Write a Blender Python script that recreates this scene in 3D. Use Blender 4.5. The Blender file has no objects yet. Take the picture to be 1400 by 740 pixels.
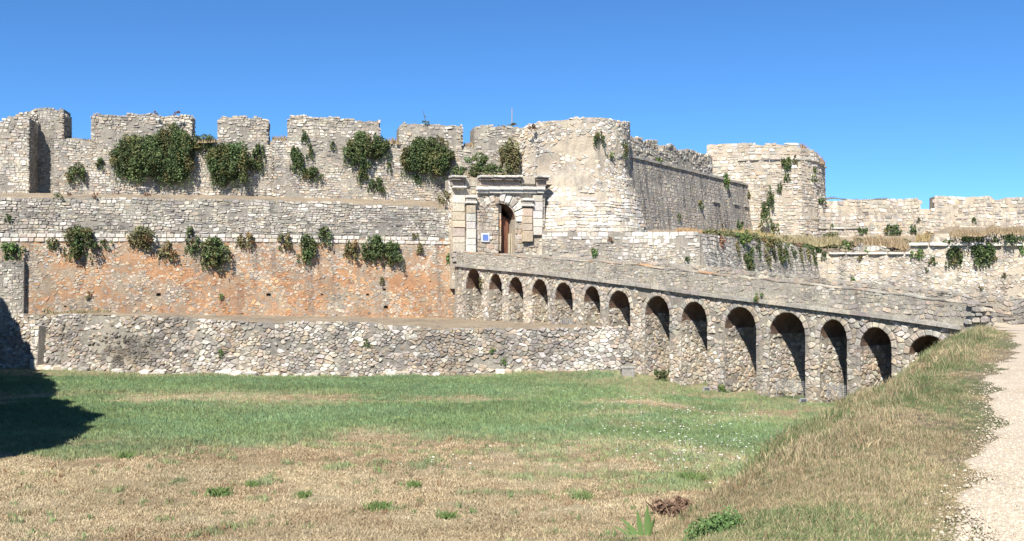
import bpy, math, random
import numpy as np
from mathutils import Vector, Matrix

# ------------------------------------------------------------------ camera, sky, sun
F = 1360.0; CX = 700.0; HY = 385.0           # focal length, centre column and horizon row of a 1400 x 740 frame
sc = bpy.context.scene
COL = sc.collection
cam_d = bpy.data.cameras.new("camera"); cam = bpy.data.objects.new("camera", cam_d); COL.objects.link(cam)
cam.location = (0, 0, 0); cam.rotation_euler = (math.radians(90), 0, 0)
cam_d.sensor_width = 36.0; cam_d.lens = 36.0 * F / 1400.0
cam_d.shift_y = (HY - 370.0) / 1400.0
cam_d.clip_start = 0.1; cam_d.clip_end = 3000
sc.camera = cam

LX, LY, TAN_EL = 0.27, 0.963, 1.0            # sunlight travels this way over the ground
EL = math.atan(TAN_EL)
world = bpy.data.worlds.new("World"); sc.world = world; world.use_nodes = True
wn = world.node_tree; bg = wn.nodes["Background"]
sky = wn.nodes.new("ShaderNodeTexSky"); sky.sky_type = 'NISHITA'; sky.sun_disc = False
sky.sun_elevation = EL; sky.sun_rotation = math.atan2(-LX, -LY) % (2 * math.pi)
sky.altitude = 3000; sky.air_density = 1.0; sky.dust_density = 0.0; sky.ozone_density = 10.0
tintn = wn.nodes.new("ShaderNodeMix"); tintn.data_type = 'RGBA'; tintn.blend_type = 'MULTIPLY'; tintn.inputs[0].default_value = 1.0
tintn.inputs[7].default_value = (0.70, 0.94, 1.0, 1)          # deep clean blue of a dry summer sky
wn.links.new(sky.outputs[0], tintn.inputs[6]); wn.links.new(tintn.outputs[2], bg.inputs[0]); bg.inputs[1].default_value = 0.095
sun_d = bpy.data.lights.new("sun", 'SUN'); sun = bpy.data.objects.new("sun", sun_d); COL.objects.link(sun)
sun_d.energy = 5.0; sun_d.angle = math.radians(0.5); sun_d.color = (1.0, 0.95, 0.86)
sun.rotation_euler = Vector((LX, LY, -TAN_EL)).to_track_quat('-Z', 'Y').to_euler()
sun.location = (-30, -40, 60)
sc.view_settings.view_transform = 'Standard'; sc.view_settings.look = 'None'
sc.view_settings.exposure = 0.8; sc.view_settings.gamma = 1.0
sc.cycles.max_bounces = 6; sc.cycles.diffuse_bounces = 3

# ------------------------------------------------------------------ small helpers
def zat(py, D): return (HY - py) / F * D
def xat(px, D): return (px - CX) / F * D
def interp(tab):
    xs = np.array([t[0] for t in tab], float); ys = np.array([t[1] for t in tab], float)
    return lambda x: np.interp(x, xs, ys)

_rs = np.random.RandomState(7)
_perm = _rs.rand(256, 256)
def vnoise(x, y):
    x = np.asarray(x, float); y = np.asarray(y, float)
    xi = np.floor(x).astype(int); yi = np.floor(y).astype(int)
    fx = x - xi; fy = y - yi
    fx = fx * fx * (3 - 2 * fx); fy = fy * fy * (3 - 2 * fy)
    a = _perm[xi & 255, yi & 255]; b = _perm[(xi + 1) & 255, yi & 255]
    c = _perm[xi & 255, (yi + 1) & 255]; d = _perm[(xi + 1) & 255, (yi + 1) & 255]
    return (a * (1 - fx) + b * fx) * (1 - fy) + (c * (1 - fx) + d * fx) * fy
def fbm(x, y, o=4):
    s = 0; a = 0.5; n = 0
    for k in range(o):
        s = s + a * vnoise(np.asarray(x) * 2 ** k + 17.3 * k, np.asarray(y) * 2 ** k + 9.1 * k); n += a; a *= 0.5
    return s / n
def sstep(a, b, x):
    t = np.clip((np.asarray(x, float) - a) / (b - a), 0, 1)
    return t * t * (3 - 2 * t)

def empty(name, loc, label, cat, group=None):
    o = bpy.data.objects.new(name, None); COL.objects.link(o); o.location = loc
    o.empty_display_size = 0.5
    o['label'] = label; o['category'] = cat
    if group: o['group'] = group
    return o
def tag(o, label=None, cat=None, group=None, kind=None):
    if label: o['label'] = label
    if cat: o['category'] = cat
    if group: o['group'] = group
    if kind: o['kind'] = kind
    return o

class Batch:
    def __init__(s): s.v = []; s.f = []; s.c = []; s.n = 0
    def add(s, verts, faces, col=None):
        verts = np.asarray(verts, float).reshape(-1, 3)
        n = s.n
        s.v.append(verts)
        s.f.extend([tuple(i + n for i in f) for f in faces])
        if col is None: col = (0.4, 0.36, 0.3)
        col = np.asarray(col, float)
        if col.ndim == 1: col = np.tile(col[:3], (len(verts), 1))
        s.c.append(col); s.n += len(verts)
    def box(s, x0, x1, y0, y1, z0, z1, col=None):
        v = [(x, y, z) for z in (z0, z1) for y in (y0, y1) for x in (x0, x1)]
        s.add(v, [(0, 2, 3, 1), (4, 5, 7, 6), (0, 1, 5, 4), (2, 6, 7, 3), (0, 4, 6, 2), (1, 3, 7, 5)], col)
    def build(s, name, mat, parent=None, origin=None, smooth=False):
        if s.n == 0: return None
        V = np.concatenate(s.v)
        wl = Vector((0, 0, 0))
        if parent is not None:
            p = parent
            while p is not None: wl = wl + p.location; p = p.parent
        org = Vector(origin) if origin is not None else (Vector(wl) if parent is not None else Vector(V.mean(0)))
        V = V - np.array(org)
        me = bpy.data.meshes.new(name); me.from_pydata(V.tolist(), [], s.f); me.update()
        a = me.color_attributes.new("col", 'FLOAT_COLOR', 'POINT')
        C = np.ones((s.n, 4), np.float32); C[:, :3] = np.concatenate(s.c)
        a.data.foreach_set("color", C.ravel())
        if smooth: me.polygons.foreach_set("use_smooth", [True] * len(me.polygons))
        me.materials.append(mat)
        o = bpy.data.objects.new(name, me); COL.objects.link(o)
        o.location = org - wl
        if parent is not None: o.parent = parent
        return o

# ------------------------------------------------------------------ materials
def new_mat(name):
    m = bpy.data.materials.new(name); m.use_nodes = True
    nt = m.node_tree; b = nt.nodes["Principled BSDF"]
    b.inputs["Roughness"].default_value = 0.95
    b.inputs["Specular IOR Level"].default_value = 0.15
    return m, nt, b
def nz(nt, scale, detail=4, rough=0.6, vec=None, dist=0.0):
    n = nt.nodes.new("ShaderNodeTexNoise"); n.inputs["Scale"].default_value = scale
    n.inputs["Detail"].default_value = detail; n.inputs["Roughness"].default_value = rough
    n.inputs["Distortion"].default_value = dist
    if vec is not None: nt.links.new(vec, n.inputs["Vector"])
    return n.outputs["Fac"]
def ramp(nt, fac, a, b, ca=0.0, cb=1.0):
    r = nt.nodes.new("ShaderNodeMapRange"); r.clamp = True
    r.inputs[1].default_value = a; r.inputs[2].default_value = b
    r.inputs[3].default_value = ca; r.inputs[4].default_value = cb
    nt.links.new(fac, r.inputs[0]); return r.outputs[0]
def mixc(nt, fac, a, b, mode='MIX'):
    m = nt.nodes.new("ShaderNodeMix"); m.data_type = 'RGBA'; m.blend_type = mode
    for sock, val in ((m.inputs[0], fac), (m.inputs[6], a), (m.inputs[7], b)):
        if isinstance(val, (int, float)): sock.default_value = val
        elif isinstance(val, tuple): sock.default_value = (*val[:3], 1)
        else: nt.links.new(val, sock)
    return m.outputs[2]
def mul(nt, a, b):
    m = nt.nodes.new("ShaderNodeMath"); m.operation = 'MULTIPLY'
    for s, v in ((m.inputs[0], a), (m.inputs[1], b)):
        if isinstance(v, (int, float)): s.default_value = v
        else: nt.links.new(v, s)
    return m.outputs[0]
def worldpos(nt, sx=1, sy=1, sz=1):
    g = nt.nodes.new("ShaderNodeNewGeometry")
    if (sx, sy, sz) == (1, 1, 1): return g.outputs["Position"]
    m = nt.nodes.new("ShaderNodeMapping"); m.inputs["Scale"].default_value = (sx, sy, sz)
    nt.links.new(g.outputs["Position"], m.inputs[0]); return m.outputs[0]
def bump(nt, b, h, strength, dist):
    n = nt.nodes.new("ShaderNodeBump"); n.inputs["Strength"].default_value = strength
    n.inputs["Distance"].default_value = dist
    nt.links.new(h, n.inputs["Height"]); nt.links.new(n.outputs[0], b.inputs["Normal"])
def attr(nt, name, typ='GEOMETRY'):
    a = nt.nodes.new("ShaderNodeAttribute"); a.attribute_name = name; a.attribute_type = typ
    return a

def weather(nt, col, P):
    big = nz(nt, 0.32, 5, 0.7, P, 0.6); mid = nz(nt, 1.3, 4, 0.6, P)
    col = mixc(nt, 1.0, col, mixc(nt, ramp(nt, big, 0.35, 0.65), (0.74, 0.73, 0.74), (1.13, 1.11, 1.06)), 'MULTIPLY')
    col = mixc(nt, mul(nt, ramp(nt, mid, 0.5, 0.7), 0.35), col, (0.40, 0.335, 0.25))
    run = nz(nt, 1.0, 5, 0.65, worldpos(nt, 1.6, 1.6, 0.13))
    blot = nz(nt, 0.75, 7, 0.75, P, 1.2)
    col = mixc(nt, mul(nt, ramp(nt, blot, 0.55, 0.66), 0.5), col, (0.17, 0.16, 0.145))
    return mixc(nt, mul(nt, ramp(nt, run, 0.53, 0.68), 0.5), col, (0.16, 0.15, 0.14))
def stone_mat(name, lichen=0.5, streak=0.0, fine=9.0, wth=1.0):
    m, nt, b = new_mat(name)
    P = worldpos(nt)
    col = attr(nt, "col").outputs["Color"]
    n1 = nz(nt, fine, 5, 0.65, P)
    col = mixc(nt, 1.0, col, mixc(nt, ramp(nt, n1, 0.3, 0.7), (0.68, 0.66, 0.66), (1.2, 1.18, 1.14)), 'MULTIPLY')
    n2 = nz(nt, 1.7, 6, 0.7, P)
    col = mixc(nt, mul(nt, ramp(nt, n2, 0.56, 0.7), lichen), col, (0.13, 0.125, 0.115))
    n5 = nz(nt, 6.5, 6, 0.8, P, 0.3)
    col = mixc(nt, mul(nt, ramp(nt, n5, 0.53, 0.64), lichen * 0.85), col, (0.17, 0.16, 0.15))
    n4 = nz(nt, 3.1, 5, 0.7, P, 0.5)
    col = mixc(nt, mul(nt, ramp(nt, n4, 0.62, 0.7), 0.6), col, (0.62, 0.6, 0.55))
    col = mixc(nt, wth, col, weather(nt, col, P))
    if streak > 0:
        n3 = nz(nt, 1.0, 4, 0.6, worldpos(nt, 2.2, 2.2, 0.12))
        col = mixc(nt, mul(nt, ramp(nt, n3, 0.5, 0.66), streak), col, (0.11, 0.105, 0.1))  # dark vertical streaks: stains and plant shadows put into the colour
    nt.links.new(col, b.inputs["Base Color"])
    bump(nt, b, nz(nt, 22, 6, 0.7, P), 0.7, 0.05)
    return m
M_STONE = stone_mat("stone_weathered")
M_STONE_CLEAN = stone_mat("stone_clean", 0.2, wth=.45)
M_STONE_LICHEN = stone_mat("stone_lichen", 0.8)
M_STONE_STREAK = stone_mat("stone_stain_shadow_streaks", 0.35, 0.75)
def mortar_mat(name, c, lichen=0.4, streak=0.0, tint=None):
    m, nt, b = new_mat(name); P = worldpos(nt)
    n1 = nz(nt, 5, 6, 0.75, P)
    col = mixc(nt, ramp(nt, n1, 0.25, 0.75), tuple(x * 0.65 for x in c), tuple(x * 1.2 for x in c))
    n2 = nz(nt, 1.1, 6, 0.7, P)
    col = mixc(nt, mul(nt, ramp(nt, n2, 0.54, 0.68), lichen), col, (0.12, 0.11, 0.1))
    if tint:
        col = mixc(nt, mul(nt, ramp(nt, nz(nt, 0.5, 6, 0.7, P, 0.8), 0.42, 0.58), 0.85), col, tint)
    col = weather(nt, col, P)
    if streak > 0:
        n3 = nz(nt, 1.0, 4, 0.6, worldpos(nt, 2.2, 2.2, 0.12))
        col = mixc(nt, mul(nt, ramp(nt, n3, 0.5, 0.66), streak), col, (0.1, 0.095, 0.09))  # the same stains and painted plant shadows on the mortar
    nt.links.new(col, b.inputs["Base Color"])
    bump(nt, b, nz(nt, 9, 8, 0.8, P), 1.0, 0.12)
    return m
M_MORTAR = mortar_mat("mortar_beige", (0.40, 0.365, 0.31))
M_MORTAR_ORANGE = mortar_mat("mortar_orange", (0.44, 0.37, 0.285), 0.4, 0, (0.52, 0.275, 0.14))
M_MORTAR_GREY = mortar_mat("mortar_grey", (0.35, 0.33, 0.29), 0.45)
M_MORTAR_PALE = mortar_mat("mortar_pale", (0.56, 0.50, 0.41), 0.2, 0, (0.53, 0.45, 0.35))
M_MORTAR_STREAK = mortar_mat("mortar_stain_shadow_streaks", (0.38, 0.35, 0.31), 0.3, 0.7)
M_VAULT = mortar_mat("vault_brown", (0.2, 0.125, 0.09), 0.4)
M_PLASTER = mortar_mat("parapet_plaster", (0.47, 0.44, 0.375), 0.4)
M_DIRT = mortar_mat("dry_earth", (0.40, 0.325, 0.235), 0.15)

# ------------------------------------------------------------------ wall surfaces: (u along, v up, d outward) -> world
class Wall:
    def __init__(s, pts, batter=0.0, vref=0.0):
        s.p = np.array(pts, float); d = np.diff(s.p, axis=0); L = np.hypot(d[:, 0], d[:, 1])
        s.cu = np.concatenate([[0], np.cumsum(L)]); s.L = s.cu[-1]
        s.t = d / L[:, None]; s.n = np.stack([s.t[:, 1], -s.t[:, 0]], 1)
        s.b = batter; s.vref = vref
    def P(s, u, v, d):
        u = np.asarray(u, float); v = np.asarray(v, float); d = np.asarray(d, float)
        u, v, d = np.broadcast_arrays(u, v, d)
        i = np.clip(np.searchsorted(s.cu, u, 'right') - 1, 0, len(s.t) - 1)
        k = u - s.cu[i]
        n = s.n[i]
        off = d + s.b * (s.vref - v)
        return np.stack([s.p[i, 0] + s.t[i, 0] * k + n[..., 0] * off,
                         s.p[i, 1] + s.t[i, 1] * k + n[..., 1] * off, v], -1)
    def hit(s, px):
        tx = (px - CX) / F; best = None
        for i in range(len(s.t)):
            a0 = s.p[i, 0] - tx * s.p[i, 1]; a1 = s.t[i, 0] - tx * s.t[i, 1]
            if abs(a1) < 1e-9: continue
            k = -a0 / a1; Lk = s.cu[i + 1] - s.cu[i]
            over = max(0, -k, k - Lk)
            if best is None or over < best[0]:
                best = (over, s.cu[i] + k, s.p[i, 1] + s.t[i, 1] * k)
        return best[1], best[2]
    def uv(s, px, py):
        u, D = s.hit(px); return u, zat(py, D)
class Round(Wall):
    """Wall bent round a centre; u is the angle times r0, zero facing the camera, growing to the right."""
    def __init__(s, c, r0, rfun):
        s.c = c; s.r0 = r0; s.r = rfun; s.L = math.pi * r0
    def P(s, u, v, d):
        u, v, d = np.broadcast_arrays(np.asarray(u, float), np.asarray(v, float), np.asarray(d, float))
        a = u / s.r0; R = s.r(v) + d
        return np.stack([s.c[0] + np.sin(a) * R, s.c[1] - np.cos(a) * R, v], -1)
    def hit(s, px):
        k = np.clip((xat(px, s.c[1]) - s.c[0]) / s.r0, -0.98, 0.98)
        a = math.asin(k); return a * s.r0, s.c[1] - math.cos(a) * s.r0

# ------------------------------------------------------------------ stones
def layout(rng, u0, u1, v0, v1, ch, asp, irr, split=0.15):
    Q = []
    v = v0 - rng.rand() * ch * 0.5
    while v < v1:
        h = ch * rng.uniform(0.65, 1.45)
        u = u0 - rng.rand() * ch
        while u < u1:
            w = ch * asp * math.exp(rng.normal(0, 0.38))
            if rng.rand() < split and w > h * 0.8:
                m = rng.uniform(0.35, 0.65)
                Q.append((u, u + w, v, v + h * m)); Q.append((u, u + w, v + h * m, v + h))
            elif rng.rand() < split and h > w * 0.7:
                m = rng.uniform(0.35, 0.65)
                Q.append((u, u + w * m, v, v + h)); Q.append((u + w * m, u + w, v, v + h))
            else: Q.append((u, u + w, v, v + h))
            u += w
        v += h
    Q = np.array(Q)
    C = np.stack([np.stack([Q[:, 0], Q[:, 2]], 1), np.stack([Q[:, 1], Q[:, 2]], 1),
                  np.stack([Q[:, 1], Q[:, 3]], 1), np.stack([Q[:, 0], Q[:, 3]], 1)], 1)
    if irr > 0:
        x = C[..., 0] / ch; y = C[..., 1] / ch
        du = np.zeros_like(x); dv = np.zeros_like(x)
        for k in range(4):
            a, b_, p, q = rng.uniform(-1.1, 1.1, 2).tolist() + rng.uniform(0, 6.3, 2).tolist()
            du += np.sin(a * x + b_ * y + p); dv += np.sin(0.8 * b_ * x + a * y * 0.7 + q)
        C = C.copy()
        C[..., 0] += du * 0.25 * irr * ch; C[..., 1] += dv * 0.25 * irr * ch
        C += rng.uniform(-1, 1, C.shape) * ch * 0.09 * irr
    return C

def voro(rng, u0, u1, v0, v1, ch, asp, drop=0.16):
    """irregular rubble: clipped cells round jittered points"""
    cw = ch * asp; nu = int((u1 - u0) / cw) + 3; nv = int((v1 - v0) / ch) + 3
    gu_, gv_ = np.meshgrid(np.arange(nu), np.arange(nv), indexing='ij')
    off = (gv_ % 2) * .5
    PU = (gu_ + off + rng.uniform(-.42, .42, gu_.shape)) ; PV = gv_ + rng.uniform(-.42, .42, gu_.shape)
    live = rng.rand(nu, nv) > drop * (.2 + 1.7 * fbm(gu_ * .16 + 5.5, gv_ * .22, 3)); out = []
    for i in range(nu):
        for j in range(nv):
            if not live[i, j]: continue
            x, y = PU[i, j], PV[i, j]; poly = [(x - 1.6, y - 1.6), (x + 1.6, y - 1.6), (x + 1.6, y + 1.6), (x - 1.6, y + 1.6)]
            for a in range(-2, 3):
                for b in range(-2, 3):
                    m, n = i + a, j + b
                    if (a == 0 and b == 0) or m < 0 or n < 0 or m >= nu or n >= nv or not live[m, n]: continue
                    dx, dy = PU[m, n] - x, PV[m, n] - y
                    k = dx * (x + dx / 2) + dy * (y + dy / 2); d = [p[0] * dx + p[1] * dy - k for p in poly]
                    if max(d) <= 0: continue
                    new = []; L = len(poly)
                    for q in range(L):
                        r = (q + 1) % L; da, db = d[q], d[r]
                        if da <= 0: new.append(poly[q])
                        if (da < 0 < db) or (db < 0 < da):
                            t = da / (da - db); new.append((poly[q][0] + (poly[r][0] - poly[q][0]) * t, poly[q][1] + (poly[r][1] - poly[q][1]) * t))
                    poly = new
                    if len(poly) < 3: break
                if len(poly) < 3: break
            if len(poly) >= 4:
                P = np.array(poly); out.append(np.stack([u0 - cw + P[:, 0] * cw, v0 - ch + P[:, 1] * ch], 1))
    ph = rng.uniform(0, 6.3, 4)
    for P in out:
        x = P[:, 0] / ch; y = P[:, 1] / ch
        P[:, 0] += ch * .16 * (np.sin(2.1 * y + ph[0]) + np.sin(1.3 * x + 1.9 * y + ph[1])); P[:, 1] += ch * .14 * (np.sin(1.7 * x + ph[2]) + np.sin(2.3 * x - 1.1 * y + ph[3]))
    return out

def ngon_geo(surf, q, rng, depth, gap, rings, back=0.1):
    q = np.asarray(q, float); c = q.mean(0)
    if rings == 3:
        nx_ = np.roll(q, -1, 0); t_ = rng.uniform(.16, .34); q = np.stack([q * (1 - t_) + nx_ * t_, q * t_ + nx_ * (1 - t_)], 1).reshape(-1, 2)
    n = len(q)
    r = np.linalg.norm(q - c, axis=1).mean(); k = 1 - min(.4, gap * .5 / max(r, .02))
    tilt = rng.uniform(-0.18, 0.18, 2)
    def ring(sc_, d):
        pp = c + (q - c) * sc_ * k + rng.uniform(-1, 1, (n, 2)) * r * .03
        dd = d + (pp - c) @ tilt + rng.uniform(-1, 1, n) * depth * 0.15
        return surf.P(pp[:, 0], pp[:, 1], dd)
    R_ = [ring(1.0, -back), ring(.97, depth * .5), ring(.78, depth)] if rings == 3 else [ring(1.0, -back), ring(.86, depth)]
    Fc = [(a * n + i, a * n + (i + 1) % n, a * n + n + (i + 1) % n, a * n + n + i) for a in range(len(R_) - 1) for i in range(n)]
    Fc.append(tuple(range((len(R_) - 1) * n, len(R_) * n)))
    return np.concatenate(R_), Fc

def stone_geo(surf, q, rng, depth, gap, cham=0.28, rings=3, back=0.1):
    if len(q) != 4: return ngon_geo(surf, q, rng, depth, gap, rings, back)
    q = np.asarray(q, float); c = q.mean(0)
    w = np.linalg.norm(q[1] - q[0]); h = np.linalg.norm(q[3] - q[0]); sz = max(0.02, min(w, h))
    q = c + (q - c) * (1 - np.array([min(0.6, gap / max(w, .02)), min(0.6, gap / max(h, .02))]))
    poly = []
    for i in range(4):
        p = q[i]; a = q[i - 1]; b = q[(i + 1) % 4]
        ca, cb = rng.uniform(0.08, cham, 2)
        poly.append(p + (a - p) * ca); poly.append(p + (b - p) * cb)
    poly = np.array(poly) + rng.uniform(-1, 1, (8, 2)) * sz * 0.04
    tilt = rng.uniform(-0.14, 0.14, 2)
    def ring(sc_, d):
        pp = c + (poly - c) * sc_
        dd = d + (pp - c) @ tilt + rng.uniform(-1, 1, 8) * depth * 0.12
        return surf.P(pp[:, 0], pp[:, 1], dd)
    R = [ring(1.0, -back), ring(0.96, depth * 0.55), ring(0.74, depth)] if rings == 3 else [ring(1.0, -back), ring(0.84, depth)]
    V = np.concatenate(R); Fc = []
    for r in range(len(R) - 1):
        for i in range(8):
            j = (i + 1) % 8
            Fc.append((r * 8 + i, r * 8 + j, r * 8 + 8 + j, r * 8 + 8 + i))
    Fc.append(tuple(range((len(R) - 1) * 8, len(R) * 8)))
    return V, Fc

CREAM = (0.545, 0.495, 0.415); WHITE = (0.69, 0.67, 0.62); GREY = (0.42, 0.405, 0.375); DGREY = (0.25, 0.24, 0.225)
TAN = (0.47, 0.395, 0.305); ORANGE = (0.58, 0.335, 0.17); RUST = (0.48, 0.25, 0.135); PEACH = (0.58, 0.465, 0.345); DARK = (0.13, 0.12, 0.11)
def pick(rng, pal):
    w = np.array([p[1] for p in pal], float); w = np.clip(w, 0.0001, None); w /= w.sum()
    c = np.array(pal[rng.choice(len(pal), p=w)][0]) * .8 + .2 * (w[:, None] * np.array([p[0] for p in pal])).sum(0)
    return np.clip(c * rng.uniform(0.82, 1.16) * (1 + rng.uniform(-0.035, 0.035, 3)), 0.02, 0.85)

def stones(surf, parent, mat, rng, u0, u1, vbot, vtop, ch, asp, irr, palf, depth=0.05, gap=0.03, n_single=0,
           clip=None, name="stone", stuff="small_stones", split=0.15, keep=0.97, rings=3, cham=0.28, rubble=False, drop=.22, smear=1.0, stain=None):
    vb = vbot if callable(vbot) else (lambda u, k=vbot: np.full_like(np.asarray(u, float), k))
    vt = vtop if callable(vtop) else (lambda u, k=vtop: np.full_like(np.asarray(u, float), k))
    us = np.linspace(u0, u1, 60)
    gap = gap * .62; depth = depth * .75
    if rubble: C = voro(rng, u0, u1, vb(us).min(), vt(us).max(), ch, asp, drop)
    else: C = layout(rng, u0, u1, vb(us).min(), vt(us).max(), ch, asp, irr, split)
    out = []
    for q in C:
        c = q.mean(0)
        if c[0] < u0 or c[0] > u1: continue
        if c[1] < vb(c[0]) or c[1] > vt(c[0]): continue
        if rng.rand() > keep: continue
        sm = float(sstep(.54, .66, fbm(c[0] * .55 + 31 + ch * 40, c[1] * 1.1 + 3, 4))) * smear
        if rng.rand() < sm * .62: continue
        q = q.copy(); q[:, 0] = np.clip(q[:, 0], u0, u1)
        q[:, 1] = np.minimum(q[:, 1], float(vt(c[0])) + ch * 0.35)
        if clip is not None:
            q = clip(q, c)
            if q is None: continue
        out.append(q)
    area = []
    for q in out:
        a = abs(np.dot(q[:, 0], np.roll(q[:, 1], -1)) - np.dot(q[:, 1], np.roll(q[:, 0], -1))) / 2
        Y = surf.P(q[0, 0], q[0, 1], 0)[1]; area.append(a / (Y * Y))
    order = set(np.argsort(-np.array(area))[:n_single].tolist()) if n_single else set()
    rest = Batch()
    for i, q in enumerate(out):
        c = q.mean(0); W = surf.P(c[0], c[1], 0)
        px = CX + F * W[0] / W[1]; py = HY - F * W[2] / W[1]
        col = pick(rng, palf(px, py, rng)) * (.74 + .56 * float(fbm(c[0] * .7 + 13, c[1] * .9 + 2, 4)))
        if stain is not None: col = col * stain(px, py)
        V, Fc = stone_geo(surf, q, rng, depth * rng.uniform(0.35, 1.5) * (.55 + .9 * float(fbm(c[0] * .8 + 7, c[1] * 1.2 + 5, 3))), gap, cham, rings)
        if i in order:
            B = Batch(); B.add(V, Fc, col); B.build(name, mat, parent, origin=tuple(W))
        else: rest.add(V, Fc, col)
    o = rest.build(stuff, mat, parent)
    if o: o['kind'] = 'stuff'
    return out

def wall_body(surf, name, mat, parent, u0, u1, vbot, vtop, thick, du=0.35, kind=None, rough=0.05, rs=3, vb_lin=False):
    """closed block under a wall surface, its top edge uneven"""
    n = max(2, int((u1 - u0) / du) + 1); us = np.linspace(u0, u1, n)
    rg = np.random.RandomState(rs)
    vt = np.array([float(vtop(u)) if callable(vtop) else vtop for u in us]) + rg.uniform(-1, 1, n) * rough
    vb = np.array([float(vbot(u)) if callable(vbot) else vbot for u in us])
    rows = 5; V = []
    for k in range(rows):
        t = k / (rows - 1); vv = vb + (vt - vb) * t
        V.append(surf.P(us, vv, rg.uniform(-1, 1, n) * 0.02))
    tb = vt + rg.uniform(-1, 1, n) * rough
    V.append(np.concatenate([surf.P(us, vt, -thick)[:, :2], tb[:, None]], 1))
    V.append(np.concatenate([surf.P(us, vt, -thick)[:, :2], vb[:, None]], 1))
    V = np.array(V); R = len(V); V = V.reshape(-1, 3); Fc = []
    for r in range(R):
        r2 = (r + 1) % R
        for i in range(n - 1):
            Fc.append((r * n + i, r * n + i + 1, r2 * n + i + 1, r2 * n + i))
    Fc.append(tuple(r * n for r in range(R - 1, -1, -1))); Fc.append(tuple(r * n + n - 1 for r in range(R)))
    B = Batch(); B.add(V, Fc); o = B.build(name, mat, parent)
    if kind and o: o['kind'] = kind
    return o

# ------------------------------------------------------------------ terrain
EYE_H = 1.6; MEADOW = -5.3
crest = np.array([(-6, -12), (-1.6, 0), (0.2, 4.5), (1.25, 6.6), (2.0, 7.9), (3.05, 10.1), (4.14, 12.1), (5.9, 15.5), (8.4, 20), (11.4, 25.6),
                  (14.4, 31), (16.5, 35.2), (18.0, 38.6), (19.2, 40.6), (24, 46), (34, 56), (60, 70), (200, 90)], float)
path_edge = np.array([(0.8, -6), (1.6, 2), (2.75, 6.1), (3.84, 8.15), (5.37, 11.1), (6.9, 14.6), (9.2, 18.9), (11.0, 22), (15.3, 30.2), (17.6, 35.6), (18.1, 37.2)], float)
low_pts = [(xat(-120, 63), 63), (xat(48, 61), 61), (xat(200, 57.7), 57.7), (xat(400, 56), 56), (xat(560, 56), 56), (xat(700, 56.3), 56.3), (xat(866, 55.2), 55.2)]
def signed(poly, X, Y):
    """signed distance to a polyline, positive on its left"""
    X = np.asarray(X, float); Y = np.asarray(Y, float); best = np.full(X.shape, 1e9); sg = np.ones(X.shape)
    for (ax, ay), (bx, by) in zip(poly[:-1], poly[1:]):
        dx, dy = bx - ax, by - ay; L2 = dx * dx + dy * dy
        t = np.clip(((X - ax) * dx + (Y - ay) * dy) / L2, 0, 1)
        qx = X - ax - t * dx; qy = Y - ay - t * dy; d = np.hypot(qx, qy)
        s = np.sign(dx * (Y - ay) - dy * (X - ax)); s[s == 0] = 1
        m = d < best; best = np.where(m, d, best); sg = np.where(m, s, sg)
    return best * sg
def terrain(X, Y):
    X = np.atleast_1d(np.asarray(X, float)); Y = np.atleast_1d(np.asarray(Y, float))
    dc = signed(crest, X, Y)
    n = fbm(X * 0.35, Y * 0.35) - 0.5
    mead = MEADOW + n * 0.22 + 0.35 * sstep(51, 56, Y) * sstep(-3, 2, X) * (1 - sstep(9, 13, X))
    mead = mead - 0.32 * sstep(5, 10, X) * sstep(36, 42, Y)
    plat = -EYE_H - 0.22 * sstep(30, 38, Y) + (fbm(X * 0.9, Y * 0.9) - 0.5) * 0.10 * sstep(0.2, 1.5, signed(path_edge, X, Y))
    plat = plat + (fbm(X * .45 + 20, Y * .4) - .5) * .22 * sstep(8, 11, Y) * sstep(.5, 2, signed(path_edge, X, Y)) * (1 - sstep(30, 36, Y))
    t = sstep(-0.5, 4.6, dc + (fbm(X * .5 + 3, Y * .35 + 8) - .5) * 1.3 * (1 - sstep(30, 38, Y)) * sstep(8, 12, Y))
    z = plat * (1 - t) + mead * t
    return np.where(Y > 200, MEADOW, z)

def greenness(X, Y):
    tx = X / np.maximum(Y, 1) * F + CX
    edge = np.interp(tx, [-200, 100, 550, 700, 850, 1000, 1400], [33.5, 33.5, 33.2, 31.5, 29.5, 27, 25])
    n = fbm(X * 0.22 + 5, Y * 0.3 + 3) - 0.5; n2 = fbm(X * 0.9 + 50, Y * 1.3) - 0.5
    g = sstep(-3.0, 3.0, Y - edge + n * 11 + n2 * 4)
    band = np.exp(-((Y - 45) / 3.2) ** 2) * 0.9 * sstep(0.42, 0.6, fbm(X * 0.2, Y * 0.5 + 9))
    right = sstep(650, 850, tx) * sstep(0.40, 0.62, fbm(X * 0.45 + 7, Y * 0.6)) * 0.6
    g = np.clip(g - band - right * g, 0, 1)
    wallside = sstep(54.3, 55.6, Y) * 0.6
    g = np.clip(g - wallside, 0, 1)
    spots = sstep(0.66, 0.74, fbm(X * 0.8 + 31, Y * 1.0 + 11)) * 0.7
    return np.maximum(g, spots * .45 * sstep(18, 22, Y))
def bank_green(X, Y): return sstep(0.43, 0.58, fbm(X * 0.7 + 3, Y * 0.6 + 8)) * 0.75

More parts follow.
